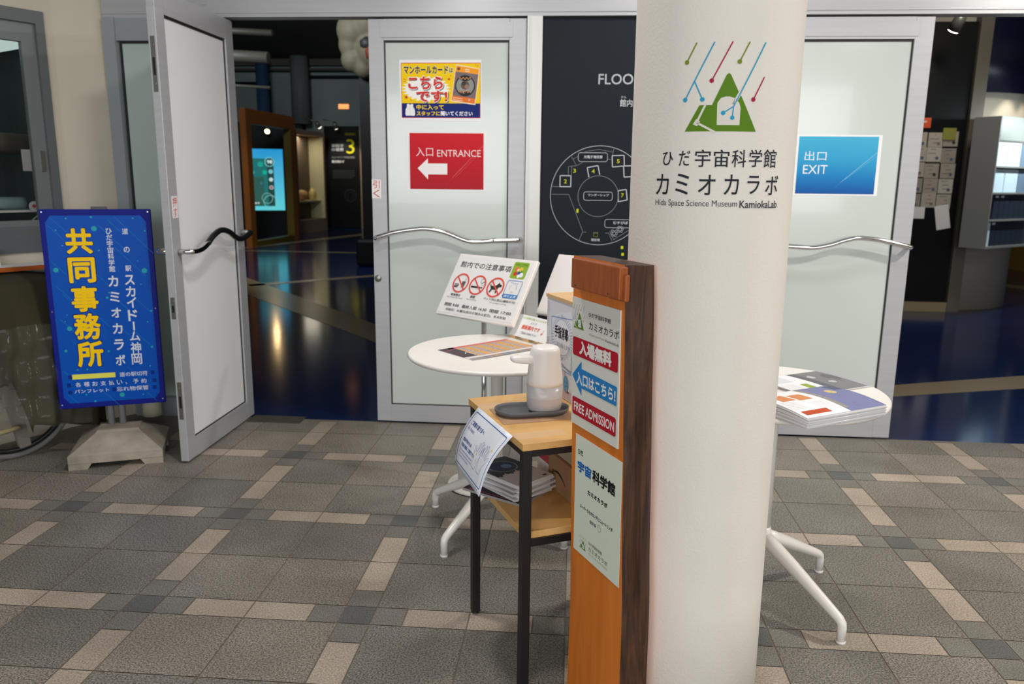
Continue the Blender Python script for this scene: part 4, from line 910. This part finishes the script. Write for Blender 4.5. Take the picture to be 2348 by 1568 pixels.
m = MB(FM_); m.box(-0.213,-0.001,-0.022,-0.0002,1.104,1.173,b=0.003); pq = m.build('plaque', RW, post)
m = MB(FM_); m.box(-0.06,0.0085,-0.013,-0.0003,1.100,1.158,b=0.004); m.build('plaque_batten', RW, post)
for x, z in ((-0.19,1.112),(-0.045,1.112)):
    m = MB(FM_); m.box(x-0.0015,x+0.0015,-0.0228,-0.0218,z-0.0015,z+0.0015); m.build('nail', RUBBER, pq)
v_ = (up-d*0.034).normalized()
pl = MB(); q4 = [P0+nf*0.0035+d*s0+up*z for s0, z in ((-0.228,0.774),(-0.012,0.774),(-0.0215,1.079),(-0.2365,1.079))]; pl.quadbox(q4, nf, 0.003)
plate = pl.build('sign_plate', mat('plate_white',(226,226,216),0.3)); tag(plate, 'white sign plate reading FREE ADMISSION on the wooden post', 'sign')
CR=(182,28,46); BA=(44,130,196); WT=(236,234,230)
a = Art(P0+nf*0.0035-d*0.2365+up*1.079, d, v_); bgp = (226,226,216)
logo(a, 7, 14, 54, bgp)
a.text('ひだ宇宙科学館',79,25,177,36,(60,60,60),0.012); a.text('カミオカラボ',81,46,212,64,(54,54,54),0.01); a.text('Hida Space Science Museum',81,73,152,79,(150,150,148)); a.text('KamiokaLab',156,73,212,79,(110,110,110),0.01)
a.rrect(5,93,210,137,6,CR); a.poly([(3,187),(48,146),(48,164),(208,168),(207,211),(48,210),(49,228)],BA); a.rrect(5,238,206,281,6,CR); a.layer()
a.text('入場無料',37,97,184,131,WT,0.055); a.text('入口はこちら!',24,174,203,204,WT,0.035); a.text('FREE ADMISSION',13,249,200,272,WT,0.022); a.build('printed_lettering', plate)
pl = MB(); q4 = [P0+nf*0.0012+d*s0+up*z for s0, z in ((-0.203,0.455),(0.012,0.455),(0.006,0.749),(-0.206,0.751))]; pl.quadbox(q4, nf, 0.0009)
pg = pl.build('paper_sign', PAPERG); tag(pg, 'pale green paper sign on the lower half of the wooden post', 'sign')
a = Art(P0+nf*0.0012-d*0.206+up*0.7505, d, (up-d*0.02).normalized()); KK=(30,32,34)
a.text('ひだ',13,33,38,47,KK,0.03); a.text('宇宙',12,62,79,90,(24,98,178),0.04); a.text('科学館',84,60,187,91,KK,0.04); a.text('カミオカラボ',63,119,155,131,KK,0.045); a.text('スーパーカミオカンデとニュートリノが',28,167,180,177,KK,0.035); a.text('分かる',76,189,106,198,KK,0.035)
a.ring(121,193,8,1.0,(120,130,120),n=20,ry=9); a.disc(118,191,1,(120,130,120)); a.disc(124,191,1,(120,130,120))
logo(a, 29, 243, 33, (222,230,214)); a.text('ひだ宇宙科学館',73,245,136,253,(100,106,98),0.005); a.text('カミオカラボ',74,258,162,269,(84,90,84)); a.text('Hida Space Science Museum KamiokaLab',75,274,162,278,(140,146,138)); a.build('printed_lettering', pg)

# ------------------------------------------------------------------ leaflet stacks on the right table
def curved_sheet(name, near, ur, ub, W2, D2, z, lift, mtl):
    """thin sheet of paper: near corner, ur to the right, ub to the back; the middle dips a little"""
    def f(t, s2):
        def g(a_, b_2): return Vector((near[0],near[1],0))+ur*(W2*a_)+ub*(D2*b_2)+up*(z+lift*(math.sin(PI*0.9*b_2)*0.35*(1-0.35*a_)+0.5*max(0,b_2-0.6)))
        return g(t, s2)
    return f
ur = Vector((0.8536,0.5209,0)); ub = Vector((-0.5209,0.8536,0))
def stack(n, near, W2, D2, z0, dz, lift, topart, lbl_top, lbl, grp):
    base = None; nd = Vector((near[0],near[1],0))
    for k in range(n):
        z = z0+k*dz; jit = [0.0016*math.sin(k*2.3),0.0014*math.cos(k*1.7)]
        lf_ = lift*(k/(n-1) if n > 1 else 1)
        def g(a_, b_2, h=0, z=z, jit=jit, lf_=lf_): return nd+ur*(W2*a_+jit[0])+ub*(D2*b_2+jit[1])+up*(z+h+lf_*(math.sin(PI*b_2)*0.9+0.25*b_2))
        m = MB(); NN = 12
        m.grid(lambda a_, b_2: g(a_,b_2,dz*0.92), 2, NN); m.grid(lambda a_, b_2: g(a_,b_2,0), 2, NN)
        ne = (NN+1)*3
        for j in range(NN):
            for e in (0, 2): m.f.append([j*3+e,(j+1)*3+e,ne+(j+1)*3+e,ne+j*3+e]); m.m.append(0); m.sm.append(False)
        for j in (0, NN):
            for e in (0, 1): m.f.append([j*3+e,j*3+e+1,ne+j*3+e+1,ne+j*3+e]); m.m.append(0); m.sm.append(False)
        mt = [mat('leaflet_edge_%d' % (k % 3), ((196,194,196),(222,220,218),(206,206,212))[k % 3], 0.4)]
        o = m.build('leaflet', mt); tag(o, lbl_top if k == n-1 else lbl, 'leaflet', grp)
        if k == n-1:
            a = Art((0,0,0),(1,0,0),(0,0,1)); a.fn = lambda x, y, h: g(x/(W2*1000), 1-y/(D2*1000), dz*0.92+0.0003+h-0.0004)
            topart(a, W2*1000, D2*1000); a.build('printed_lettering', o)
    return
def strips(a, x0, y0, x1, y1, c, n=12):
    for k in range(n): a.rect(x0,y0+(y1-y0)*k/n,x1,y0+(y1-y0)*(k+1)/n,c)
def art_front(a, w2, h2):
    strips(a,0,0,w2,h2,(238,238,240)); a.layer(); strips(a,w2*0.54,0,w2,h2,(126,128,168)); a.layer(); strips(a,w2*0.54,0,w2*0.6,h2*0.9,(150,146,140),8)
    a.disc(w2*0.80,h2*0.34,15,(216,190,130),ry=20); strips(a,w2*0.9,h2*0.05,w2,h2*0.3,(90,94,120),4); strips(a,w2*0.10,h2*0.18,w2*0.26,h2*0.46,(214,140,86),5); strips(a,w2*0.29,h2*0.24,w2*0.45,h2*0.5,(214,140,86),5); strips(a,w2*0.05,h2*0.82,w2*0.36,h2*0.93,(190,80,48),3)
    r4 = random.Random(2)
    for k in range(26): x, y = w2*(0.58+0.38*r4.random()), h2*(0.1+0.8*r4.random()); a.line([(x,y),(x+r4.uniform(3,9),y+2)],1.0,(98,100,138))
    for k in range(6): a.line([(w2*0.02,h2*(0.5+0.05*k)),(w2*0.2,h2*(0.52+0.045*k))],1.0,(196,170,150))
    for k in range(7): a.line([(w2*0.30,h2*(0.6+0.035*k)),(w2*0.5,h2*(0.6+0.035*k))],0.8,(200,200,206))
def art_back(a, w2, h2):
    strips(a,0,0,w2,h2,(236,236,238)); a.layer(); strips(a,w2*0.46,0,w2,h2,(128,128,128)); a.layer()
    strips(a,w2*0.46,0,w2*0.56,h2,(104,104,108)); strips(a,w2*0.92,0,w2,h2,(170,168,176)); a.disc(w2*0.62,h2*0.3,12,(196,196,196),ry=16); a.disc(w2*0.7,h2*0.62,14,(186,186,188),ry=12); a.disc(w2*0.84,h2*0.4,24,(108,108,108),ry=40)
    strips(a,w2*0.26,h2*0.55,w2*0.36,h2*0.95,(150,168,72),4); strips(a,w2*0.05,h2*0.1,w2*0.3,h2*0.4,(214,218,226),4)
    for k in range(6): a.line([(w2*0.02,h2*(0.5+0.05*k)),(w2*0.2,h2*(0.52+0.045*k))],0.9,(190,180,176))
stack(12, (0.622,2.040), 0.303, 0.216, 0.7103, 0.0026, 0.010, art_front, 'top leaflet with a lilac picture on the front right stack', 'leaflet in the thick stack hanging over the right table edge', 'leaflets in the front stack')
stack(3, (0.707,2.368), 0.297, 0.21, 0.7103, 0.002, 0.003, art_back, 'top leaflet with a grey rock picture on the rear right stack', 'leaflet under the grey rock picture at the rear', 'leaflets in the rear stack')

# ------------------------------------------------------------------ the hall behind the doors, left opening
BK_ = mat('hall_black', (9,9,10), 0.55, spec=0.2)
ks = thing('exhibit_kiosk', 'orange framed exhibit booth in the hall with a lit screen', 'booth', (-6.2,15.7,0))
ORG = mat('kiosk_orange', (148,84,26), 0.5)
k0 = Vector((-6.13,14.7,0)); k1 = Vector((-5.99,16.9,0)); kd = (k1-k0).normalized(); kn = Vector((-kd.y,kd.x,0)); KL = (k1-k0).length
KM = Matrix(((kd.x,kn.x,0,k0.x),(kd.y,kn.y,0,k0.y),(0,0,1,0),(0,0,0,1)))
m = MB(KM); m.box(0,0.20,0,0.12,0,2.57); m.box(KL-0.20,KL,0,0.12,0,2.57); m.box(0.20,KL-0.20,0,0.12,2.30,2.57); m.build('frame', ORG, ks)
m = MB(KM); m.box(KL-0.215,KL-0.20,0.0,0.16,0.1,2.30); m.box(0.20,KL-0.215,0.0,0.16,0,0.10); m.build('olive_lining', mat('olive_panel',(96,80,10),0.5), ks)
s0 = Vector((-7.29,17.54,0)); s1 = Vector((-6.61,17.81,0)); sdv = (s1-s0).normalized(); snv = Vector((sdv.y,-sdv.x,0)); SL = (s1-s0).length
sx0, sx1, sz0, sz1 = -0.05, SL, 0.576, 1.933
m = MB(); m.quadbox([s0+sdv*sx0+up*sz0,s1+up*sz0,s1+up*sz1,s0+sdv*sx0+up*sz1],snv,0.05); sc_ = m.build('screen', BK_, ks)
m = MB(); m.quadbox([s0-sdv*0.9-snv*0.06,s1+sdv*0.28-snv*0.06,s1+sdv*0.28-snv*0.06+up*2.5,s0-sdv*0.9-snv*0.06+up*2.5],snv,0.05); m.build('back_panel', BK_, ks)
m = MB(); m.quadbox([s0+sdv*sx0+snv*0.003+up*sz0,s1+snv*0.003+up*sz0,s1+snv*0.003+up*sz1,s0+sdv*sx0+snv*0.003+up*sz1],snv,0.002)
gm = bpy.data.materials.new('screen_glow'); gm.use_nodes = True; nt = gm.node_tree; b = nt.nodes['Principled BSDF']; t_ = nt.nodes.new('ShaderNodeTexCoord'); sp_ = nt.nodes.new('ShaderNodeSeparateXYZ'); rp = nt.nodes.new('ShaderNodeValToRGB')
nt.links.new(t_.outputs['Generated'],sp_.inputs[0]); nt.links.new(sp_.outputs['Z'],rp.inputs[0]); nt.links.new(rp.outputs[0],b.inputs['Emission Color']); b.inputs['Emission Strength'].default_value = 1.0; b.inputs['Base Color'].default_value = (0.01,0.01,0.01,1)
rp.color_ramp.elements[0].color = lin(92,204,214); rp.color_ramp.elements[1].color = lin(34,146,206)
m.build('lit_image', gm, sc_)
W3 = (SL+0.05)*1000; H3 = (sz1-sz0)*1000
a = Art(s0+sdv*sx0+snv*0.004+up*sz1, sdv, up, emit=1.0, gap=0.001, step=0.001)
a.rect(0,H3*0.155,W3*0.73,H3*0.93,(34,104,104)); a.layer(); a.rect(0,H3*0.45,W3*0.45,H3*0.93,(44,86,78)); a.disc(W3*0.14,H3*0.38,45,(50,170,140)); a.disc(W3*0.37,H3*0.25,60,(30,150,140)); a.disc(W3*0.48,H3*0.38,50,(20,160,140)); a.disc(W3*0.38,H3*0.56,30,(50,110,140)); a.layer()
a.rect(W3*0.55,H3*0.15,W3*0.73,H3*0.93,(28,62,58)); a.layer(); a.ring(W3*0.62,H3*0.21,105,16,(120,190,190)); a.ring(W3*0.60,H3*0.86,150,14,(120,180,170)); a.ring(W3*0.52,H3*0.80,120,12,(120,170,160)); a.layer()
for y_, c_ in ((0.365,(70,180,190)),(0.495,(190,200,195)),(0.625,(170,90,90))): a.disc(W3*0.645,H3*y_,46,(150,190,190)); a.layer(); a.disc(W3*0.645,H3*y_,34,c_); a.layer()
a.text('98',W3*0.56,H3*0.18,W3*0.70,H3*0.235,(220,240,240),0.02); a.text('します',W3*0.10,H3*0.865,W3*0.30,H3*0.895,(225,235,225),0.02)
a.build('screen_graphics', sc_)

def spotlight(label, loc, aim, power, col, glow=8.0, arm=(0,0,0.3)):
    loc = Vector(loc); t = thing('spotlight', label, 'spotlight', loc, 'spotlights in the hall'); dv = (Vector(aim)-loc).normalized()
    m = MB(); p0 = loc-dv*0.16; m.tube([p0,loc-dv*0.10,loc],[0.04,0.055,0.06],16); m.build('lamp_head', mat('lamp_silver',(150,148,140),0.4,0.6), t)
    m = MB(); q0 = p0+Vector(arm); m.tube([p0,p0.lerp(q0,0.5)+Vector((0,0,0.02)),q0],0.012,8); m.build('arm', mat('lamp_silver',(150,148,140),0.4,0.6), t)
    m = MB(); rt = dv.to_track_quat('Z','Y').to_matrix().to_4x4(); m.M = Matrix.Translation(loc+dv*0.002) @ rt; m.lathe([(0.052,0),(0.05,0.006),(0.001,0.008)],0,0,20); m.build('bulb', mat('bulb_glow_%d' % int(glow), col, 0.4, emit=glow), t)
    lamp('spot_beam', 'SPOT', tuple(loc+dv*0.06), power, lin(*col)[:3], 0.05, aim, angle=math.radians(70), blend=0.6)
    return t
spotlight('double spotlight inside the orange booth', (-6.80,17.45,2.30), (-6.3,14.0,0.0), 8, (255,214,150), 14, (-0.25,0,0.05))
spotlight('left spotlight over the display case', (-6.44,20.0,2.55), (-6.0,20.6,1.6), 30, (255,246,226), 10, (-0.3,0,0.06))
spotlight('right spotlight over the black numbered panel', (-6.02,20.0,2.53), (-5.95,20.7,1.5), 30, (255,246,226), 10, (-0.3,0,0.06))
m = MB(); m.box(-4.16,-3.98,14.0,14.03,2.5,2.58); o = m.build('exit_lamp', mat('amber_lamp',(232,140,72),0.5,emit=1.2)); tag(o, 'small amber lamp high on the hall wall', 'lamp')
dc = thing('display_case', 'lit beige display case with small exhibits beside the orange booth', 'display case', (-6.2,18.3,0))
c0_ = Vector((-6.45,18.2,0)); c1_ = Vector((-6.28,19.85,0)); cdv = (c1_-c0_).normalized(); cn = Vector((-cdv.y,cdv.x,0)); CL = (c1_-c0_).length
CM = Matrix(((cdv.x,cn.x,0,c0_.x),(cdv.y,cn.y,0,c0_.y),(0,0,1,0),(0,0,0,1)))
BEI = mat('case_beige',(176,146,122),0.5); CRE = mat('case_cream',(206,196,150),0.6)
m = MB(CM); m.box(0,CL,0,0.42,0,0.32); m.box(0,0.10,0,0.42,0.32,2.41); m.box(CL-0.10,CL,0,0.42,0.32,2.41); m.box(0.1,CL-0.1,0,0.42,2.30,2.41); m.build('case_frame', BEI, dc)
m = MB(CM); m.box(CL-0.112,CL-0.10,0.0,0.38,0.32,2.30); m.build('side_lining', CRE, dc)
m = MB(CM); m.box(0.10,CL-0.10,0.38,0.42,0.32,2.30); m.build('back_lining', mat('case_taupe',(112,96,78),0.7), dc)
m = MB(CM); m.box(0.10,CL-0.112,0.1,0.38,0.72,0.76); m.build('shelf', CRE, dc)
lamp('case_lamp', 'AREA', tuple(CM @ Vector((CL*0.5,0.18,2.27))), 7, (1,0.92,0.75), 0.5, tuple(CM @ Vector((CL*0.5,0.2,0.3))))
r6 = random.Random(4)
for k in range(3):
    m = MB(CM); z = (1.75,1.15,0.85)[k]; m.box(0.14,0.36,0.370,0.376,z,z+0.2); tag(m.build('caption_card', BK_), 'black caption card in the lit display case', 'card', 'caption cards in the display case')
m = MB(CM); m.lathe([(0.02,0.762),(0.14,0.80),(0.16,0.88),(0.12,0.98),(0.02,1.02)],0.75,0.24,20); tag(m.build('specimen', mat('specimen_tan',(214,170,110),0.6)), 'rounded tan specimen on the display case shelf', 'exhibit')
m = MB(CM); m.lathe([(0.02,0.762),(0.08,0.80),(0.09,0.95),(0.03,1.05)],1.35,0.24,18); tag(m.build('specimen', mat('specimen_gold',(232,206,130),0.4)), 'tall golden specimen on the display case shelf', 'exhibit')
np_ = thing('numbered_panel', 'black exhibit panel with a large yellow 3', 'panel', (-6.05,20.75,0))
m = MB(); m.box(-6.56,-5.62,20.70,20.80,0.02,2.62); m.build('board', BK_, np_)
a = Art((-6.56,20.70,2.62),(1,0,0),up,gap=0.002,step=0.001); YL2=(216,210,30); GY2=(170,172,176)
a.text('3',590,330,800,690,YL2,0.0); a.rect(560,170,830,230,(110,108,20)); a.rect(180,440,520,640,(34,36,40)); a.layer(); a.text('素粒子',190,450,515,530,GY2,0.02); a.text('の世界',190,550,515,630,GY2,0.02)
a.text('ニュートリノで宇宙の謎を',190,760,800,810,GY2,0.01); a.text('解き明かす',190,860,520,930,(220,220,220),0.03)
for k in range(5): a.rect(200,1120+45*k,790-60*(k==4),1134+45*k,(70,72,76))
a.ring(660,1760,160,14,(60,62,66)); a.ring(660,1760,90,10,(52,54,58)); a.build('printed_lettering', np_)
m = MB(); m.box(-5.60,-5.50,20.6,20.75,0,2.6); tag(m.build('panel_post', mat('post_beige',(150,126,100),0.5)), 'thin beige post at the right end of the black panel', 'post')
m = MB(); m.box(-3.24,-2.4,12.0,12.25,0,2.86); tag(m.build('black_partition', BK_), 'tall black partition just left of the entrance door', 'partition')
m = MB(); m.box(-3.33,-2.7,11.85,11.98,0,0.42,b=0.05); tag(m.build('black_stool', BK_), 'low black block at the foot of the black partition', 'stool')
# upper hall: soffit, frames, columns
m = MB(); m.box(-16,-3.0,22.0,22.3,2.5,4.42); struct(m.build('wall_hall_upper', mat('hall_upper',(158,166,164),0.7,noise=(0.5,0.25))), 'grey upper wall of the hall', 'wall')
m = MB(); m.box(-16,-3.0,21.5,21.98,4.1,4.16); m.box(-16,-3.0,21.7,21.98,4.25,4.42); struct(m.build('trim_12', mat('hall_soffit',(92,88,80),0.7)), 'dark soffit band along the upper hall wall', 'trim')
def wframe(nm, x0, x1, z0, z1, lb):
    m = MB(); t = 0.09
    m.box(x0,x1,21.9,21.99,z1-t,z1); m.box(x0,x0+t,21.9,21.99,z0,z1-t); m.box(x1-t,x1,21.9,21.99,z0,z1-t); struct(m.build(nm, BK_), lb, 'window frame')
wframe('trim_13', -9.6, -8.42, 2.5, 3.85, 'black frame on the upper hall wall'); wframe('trim_14', -7.55, -4.6, 2.5, 4.02, 'wide black frame on the upper hall wall')
m = MB(); m.lathe([(0.16,0),(0.16,4.42)],-8.05,20.5,24); struct(m.build('trim_15', mat('column_blue',(60,86,120),0.5)), 'slim blue grey column in the hall', 'column')
m = MB(); m.lathe([(0.24,2.7),(0.24,4.42)],-7.35,21.3,28); struct(m.build('trim_16', HW), 'pale round duct column in the upper hall', 'column')
for i, (x0, x1, y_, z_, r_) in enumerate(((-7.2,-4.60,12.0,3.10,0.085),(-7.4,-4.75,12.4,2.72,0.022),(-7.6,-4.9,13.0,3.62,0.05))):
    m = MB(); m.tube([(x0,y_,z_+0.1),(x1,y_,z_-0.04)],r_,14); tag(m.build('ceiling_pipe', mat('pipe_warm_grey',(66,62,54),0.5)), ['thick pale pipe hanging in the dark hall','thin pale rail below the thick hall pipe','dark pipe near the hall ceiling'][i], 'pipe')
hm = thing('hanging_model', 'pale lumpy hanging model partly behind the entrance door', 'model', (-3.3,12.0,3.3))
bm = bmesh.new()
for (x,y,z,r_) in ((-3.25,11.9,3.42,0.27),(-3.02,11.9,3.52,0.30),(-3.30,11.9,3.22,0.20),(-3.28,11.9,3.02,0.19),(-3.12,11.9,2.92,0.17),(-3.10,11.9,3.55,0.2),(-2.95,11.9,3.15,0.3)):
    bmesh.ops.create_icosphere(bm, subdivisions=3, radius=r_, matrix=Matrix.Translation((x,y,z)))
m = MB(); bm.verts.index_update(); m.add([v.co.copy() for v in bm.verts],[[v.index for v in f.verts] for f in bm.faces],0,True); bm.free(); ob = m.build('body', mat('model_pale',(96,88,70),0.7), hm)
rm = ob.modifiers.new('r','REMESH'); rm.mode = 'VOXEL'; rm.voxel_size = 0.03; rm.use_smooth_shade = True
m = MB(); m.lathe([(0.02,2.98),(0.09,3.0),(0.11,3.1),(0.06,3.2),(0.01,3.22)],-2.94,11.66,18); m.build('red_patch', mat('model_red',(110,40,18),0.6), hm)
m = MB(); m.lathe([(0.02,3.10),(0.10,3.16),(0.11,3.24),(0.03,3.3)],-3.02,11.68,18); m.build('grey_patch', mat('model_grey',(34,32,30),0.6), hm)
m = MB(); m.tube([(-3.15,11.9,3.7),(-3.15,11.9,4.42)],0.012,8); m.build('cable', BK_, hm)

# ------------------------------------------------------------------ the hall, right opening
bp_ = thing('black_notice_board', 'tall black board with many pinned papers right of the exit door', 'board', (3.6,8.75,0))
m = MB(); m.box(2.9,3.97,8.70,8.78,0.10,2.93); m.build('board', BK_, bp_)
m = MB(); m.box(2.9,3.97,8.66,8.78,0.0,0.10); m.build('plinth', mat('plinth_beige',(140,126,94),0.5), bp_)
r7 = random.Random(11); PK_ = [mat('pinned_%d' % i, c, 0.7) for i, c in enumerate(((178,168,152),(164,154,138),(188,180,166),(150,142,130)))]
for j in range(5):
    for i in range(4):
        x = 3.30+0.152*i+r7.uniform(-.006,.006); z = 1.86-0.155*j+r7.uniform(-.008,.008)
        m = MB(); m.box(x,x+0.145,8.694,8.697,z-0.148,z); o = m.build('pinned_paper', PK_[r7.randrange(4)])
        tag(o, 'beige paper pinned in the grid on the black board', 'paper', 'papers pinned on the black board')
        a = Art((x,8.694,z),(1,0,0),up,gap=0.001)
        for k in range(3): a.rect(14+r7.uniform(0,60),20+40*k,34+r7.uniform(40,80),26+40*k,(120,112,104))
        a.rect(90,96,120,126,r7.choice(((70,66,70),(130,120,110),(90,100,130)))); a.build('writing', o)
for x, z, w2, h2, rot, lb in ((3.50,1.10,0.15,0.12,0.0,'white card pinned below the papers on the black board'),(3.36,1.09,0.12,0.13,0.0,'small picture card pinned low on the black board'),(3.81,1.12,0.14,0.25,-0.2,'tilted white paper hanging loose on the black board')):
    m = MB(Matrix.Translation((x,8.69,z)) @ Matrix.Rotation(rot,4,'Y')); m.box(-w2/2 if rot else 0,w2/2 if rot else w2,0,0.003,-h2,0); tag(m.build('pinned_card', WPLAS if not lb.startswith('small') else PK_[3]), lb, 'card')
m = MB(); m.box(3.30,3.61,8.688,8.694,1.90,2.00); ol = m.build('orange_label', mat('label_orange',(222,84,40),0.5)); tag(ol, 'orange label above the pinned papers', 'label')
a = Art((3.30,8.688,2.00),(1,0,0),up,gap=0.001); a.rect(130,30,270,46,(240,210,190)); a.rect(130,62,230,74,(240,210,190)); a.build('lettering', ol)
m = MB(); m.box(3.74,3.87,8.68,8.697,1.78,1.90,b=0.004); tag(m.build('green_cloth', mat('green_yellow',(140,140,60),0.8)), 'yellow green cloth at the top right of the pinned papers', 'cloth')
spotlight('spotlight above the black notice board', (3.56,8.30,2.78), (3.42,8.70,2.2), 6, (255,246,226), 12, (-0.25,0.05,0.12))
GPL = mat('hall_pillar_grey', (164,157,143), 0.45)
m = MB(); m.lathe([(1.0,0),(1.0,3.2)],4.02,9.80,96); struct(m.build('column_hall', GPL), 'thick grey round column inside the hall at the right', 'column')
m = MB(); m.box(3.975,4.10,8.66,8.76,0,3.2); struct(m.build('trim_17', mat('pilaster_grey',(96,90,78),0.5)), 'grey pilaster beside the black board', 'post')
# navy upper panel bent around the column
m = MB()
def navy(a_, b_2):
    t = math.radians(-92+75*a_); return Vector((4.02+1.06*math.cos(t), 9.80+1.06*math.sin(t), 2.26+0.9*b_2))
m.grid(navy, 30, 2); o = m.build('curved_navy_panel', mat('navy_panel',(18,20,44),0.35), None, False); tag(o, 'dark navy curved panel round the top of the hall column', 'panel')
sl = o.modifiers.new('s','SOLIDIFY'); sl.thickness = 0.02; sl.offset = -1
for lx, ly in ((4.52,8.66),(4.80,8.80)): lamp('column_wash', 'SPOT', (lx,ly,2.42), 16, (1,0.9,0.75), 0.03, (lx-0.06,ly+0.22,1.8), angle=math.radians(60), blend=0.7)
spotlight('small spotlight before the navy curved panel', (4.36,8.28,2.62), (4.4,9.0,1.0), 5, (255,236,214), 4, (0.25,0,0.0))
# brochure rack
rkx = thing('brochure_rack', 'grey wall rack of brochures lit from inside at the right edge', 'rack', (4.35,8.3,0.7))
rd0 = Vector((4.058,8.20,0)); rdir = Vector((0.80,0.60,0)).normalized(); rin = Vector((-0.60,0.80,0)).normalized()
RM = Matrix(((rdir.x,rin.x,0,rd0.x),(rdir.y,rin.y,0,rd0.y),(0,0,1,0),(0,0,0,1)))
RG = mat('rack_grey',(132,132,128),0.4)
m = MB(RM); m.box(0,0.015,0,0.26,0.71,1.985); m.box(0.9,0.915,0,0.26,0.71,1.985); m.box(0.015,0.9,0.235,0.26,0.71,1.985); m.box(0.015,0.9,0,0.235,0.71,0.73); m.build('cabinet', RG, rkx)
m = MB(RM); m.box(0.015,0.9,-0.002,0.02,1.76,1.985); m.build('header_panel', mat('rack_header',(140,144,136),0.4,0.1), rkx)
for z in (0.98,1.245,1.50): 
    m = MB(RM); m.box(0.015,0.9,0,0.235,z,z+0.016); m.build('shelf', RG, rkx)
m = MB(RM); m.box(0.02,0.9,0.22,0.234,1.74,1.755); m.build('light_strip', mat('strip_glow',(220,244,255),0.5,emit=9.0), rkx)
lamp('rack_front_fill', 'AREA', tuple(RM @ Vector((0.42,-0.42,1.98))), 13, (0.82,0.95,1.0), 0.7, tuple(RM @ Vector((0.42,0.2,1.2))), sizey=0.05)  # added unseen lamp before the rack, brightens both white brochure rows
WHB = mat('brochure_white',(214,232,240),0.35); DKB2 = mat('brochure_dark',(44,52,64),0.35)
for z, zz in ((1.517,0.22),(1.262,0.225)):
    for k in range(3):
        m = MB(RM); x = 0.03+0.265*k; m.box(x,x+0.25,0.045,0.058,z,z+zz); tag(m.build('brochure', WHB if k < 2 else mat('brochure_mid_%d' % k,((150,170,184),(120,140,160))[k-1],0.4)), 'white A4 brochure on the upper rack shelves', 'brochure', 'white brochures on the rack')
for z, zz in ((0.997,0.235),(0.731,0.235)):
    for k in range(7):
        m = MB(RM); x = 0.14+0.104*k; m.box(x,x+0.097,0.04,0.055,z,z+zz); o = m.build('brochure', DKB2); tag(o, 'dark narrow brochure on the lower rack shelves', 'brochure', 'dark brochures on the rack')
        if k == 0 or (z > 0.9 and k == 1):
            a = Art(RM @ Vector((x,0.04,z+zz)), rdir, up, gap=0.001); a.rect(20,2,80,22,(214,226,232)); a.build('white_tab', o)
m = MB(RM); m.box(0.02,0.13,0.04,0.05,0.731,0.965); tag(m.build('brochure', WHB), 'single white brochure at the lower left of the rack', 'brochure')
m = MB(); m.box(7.0,7.2,11.5,14.5,0.0,1.2); tag(m.build('display_bench', mat('bench_tan',(150,112,50),0.5)), 'tan display plinth far behind the brochure rack', 'plinth')
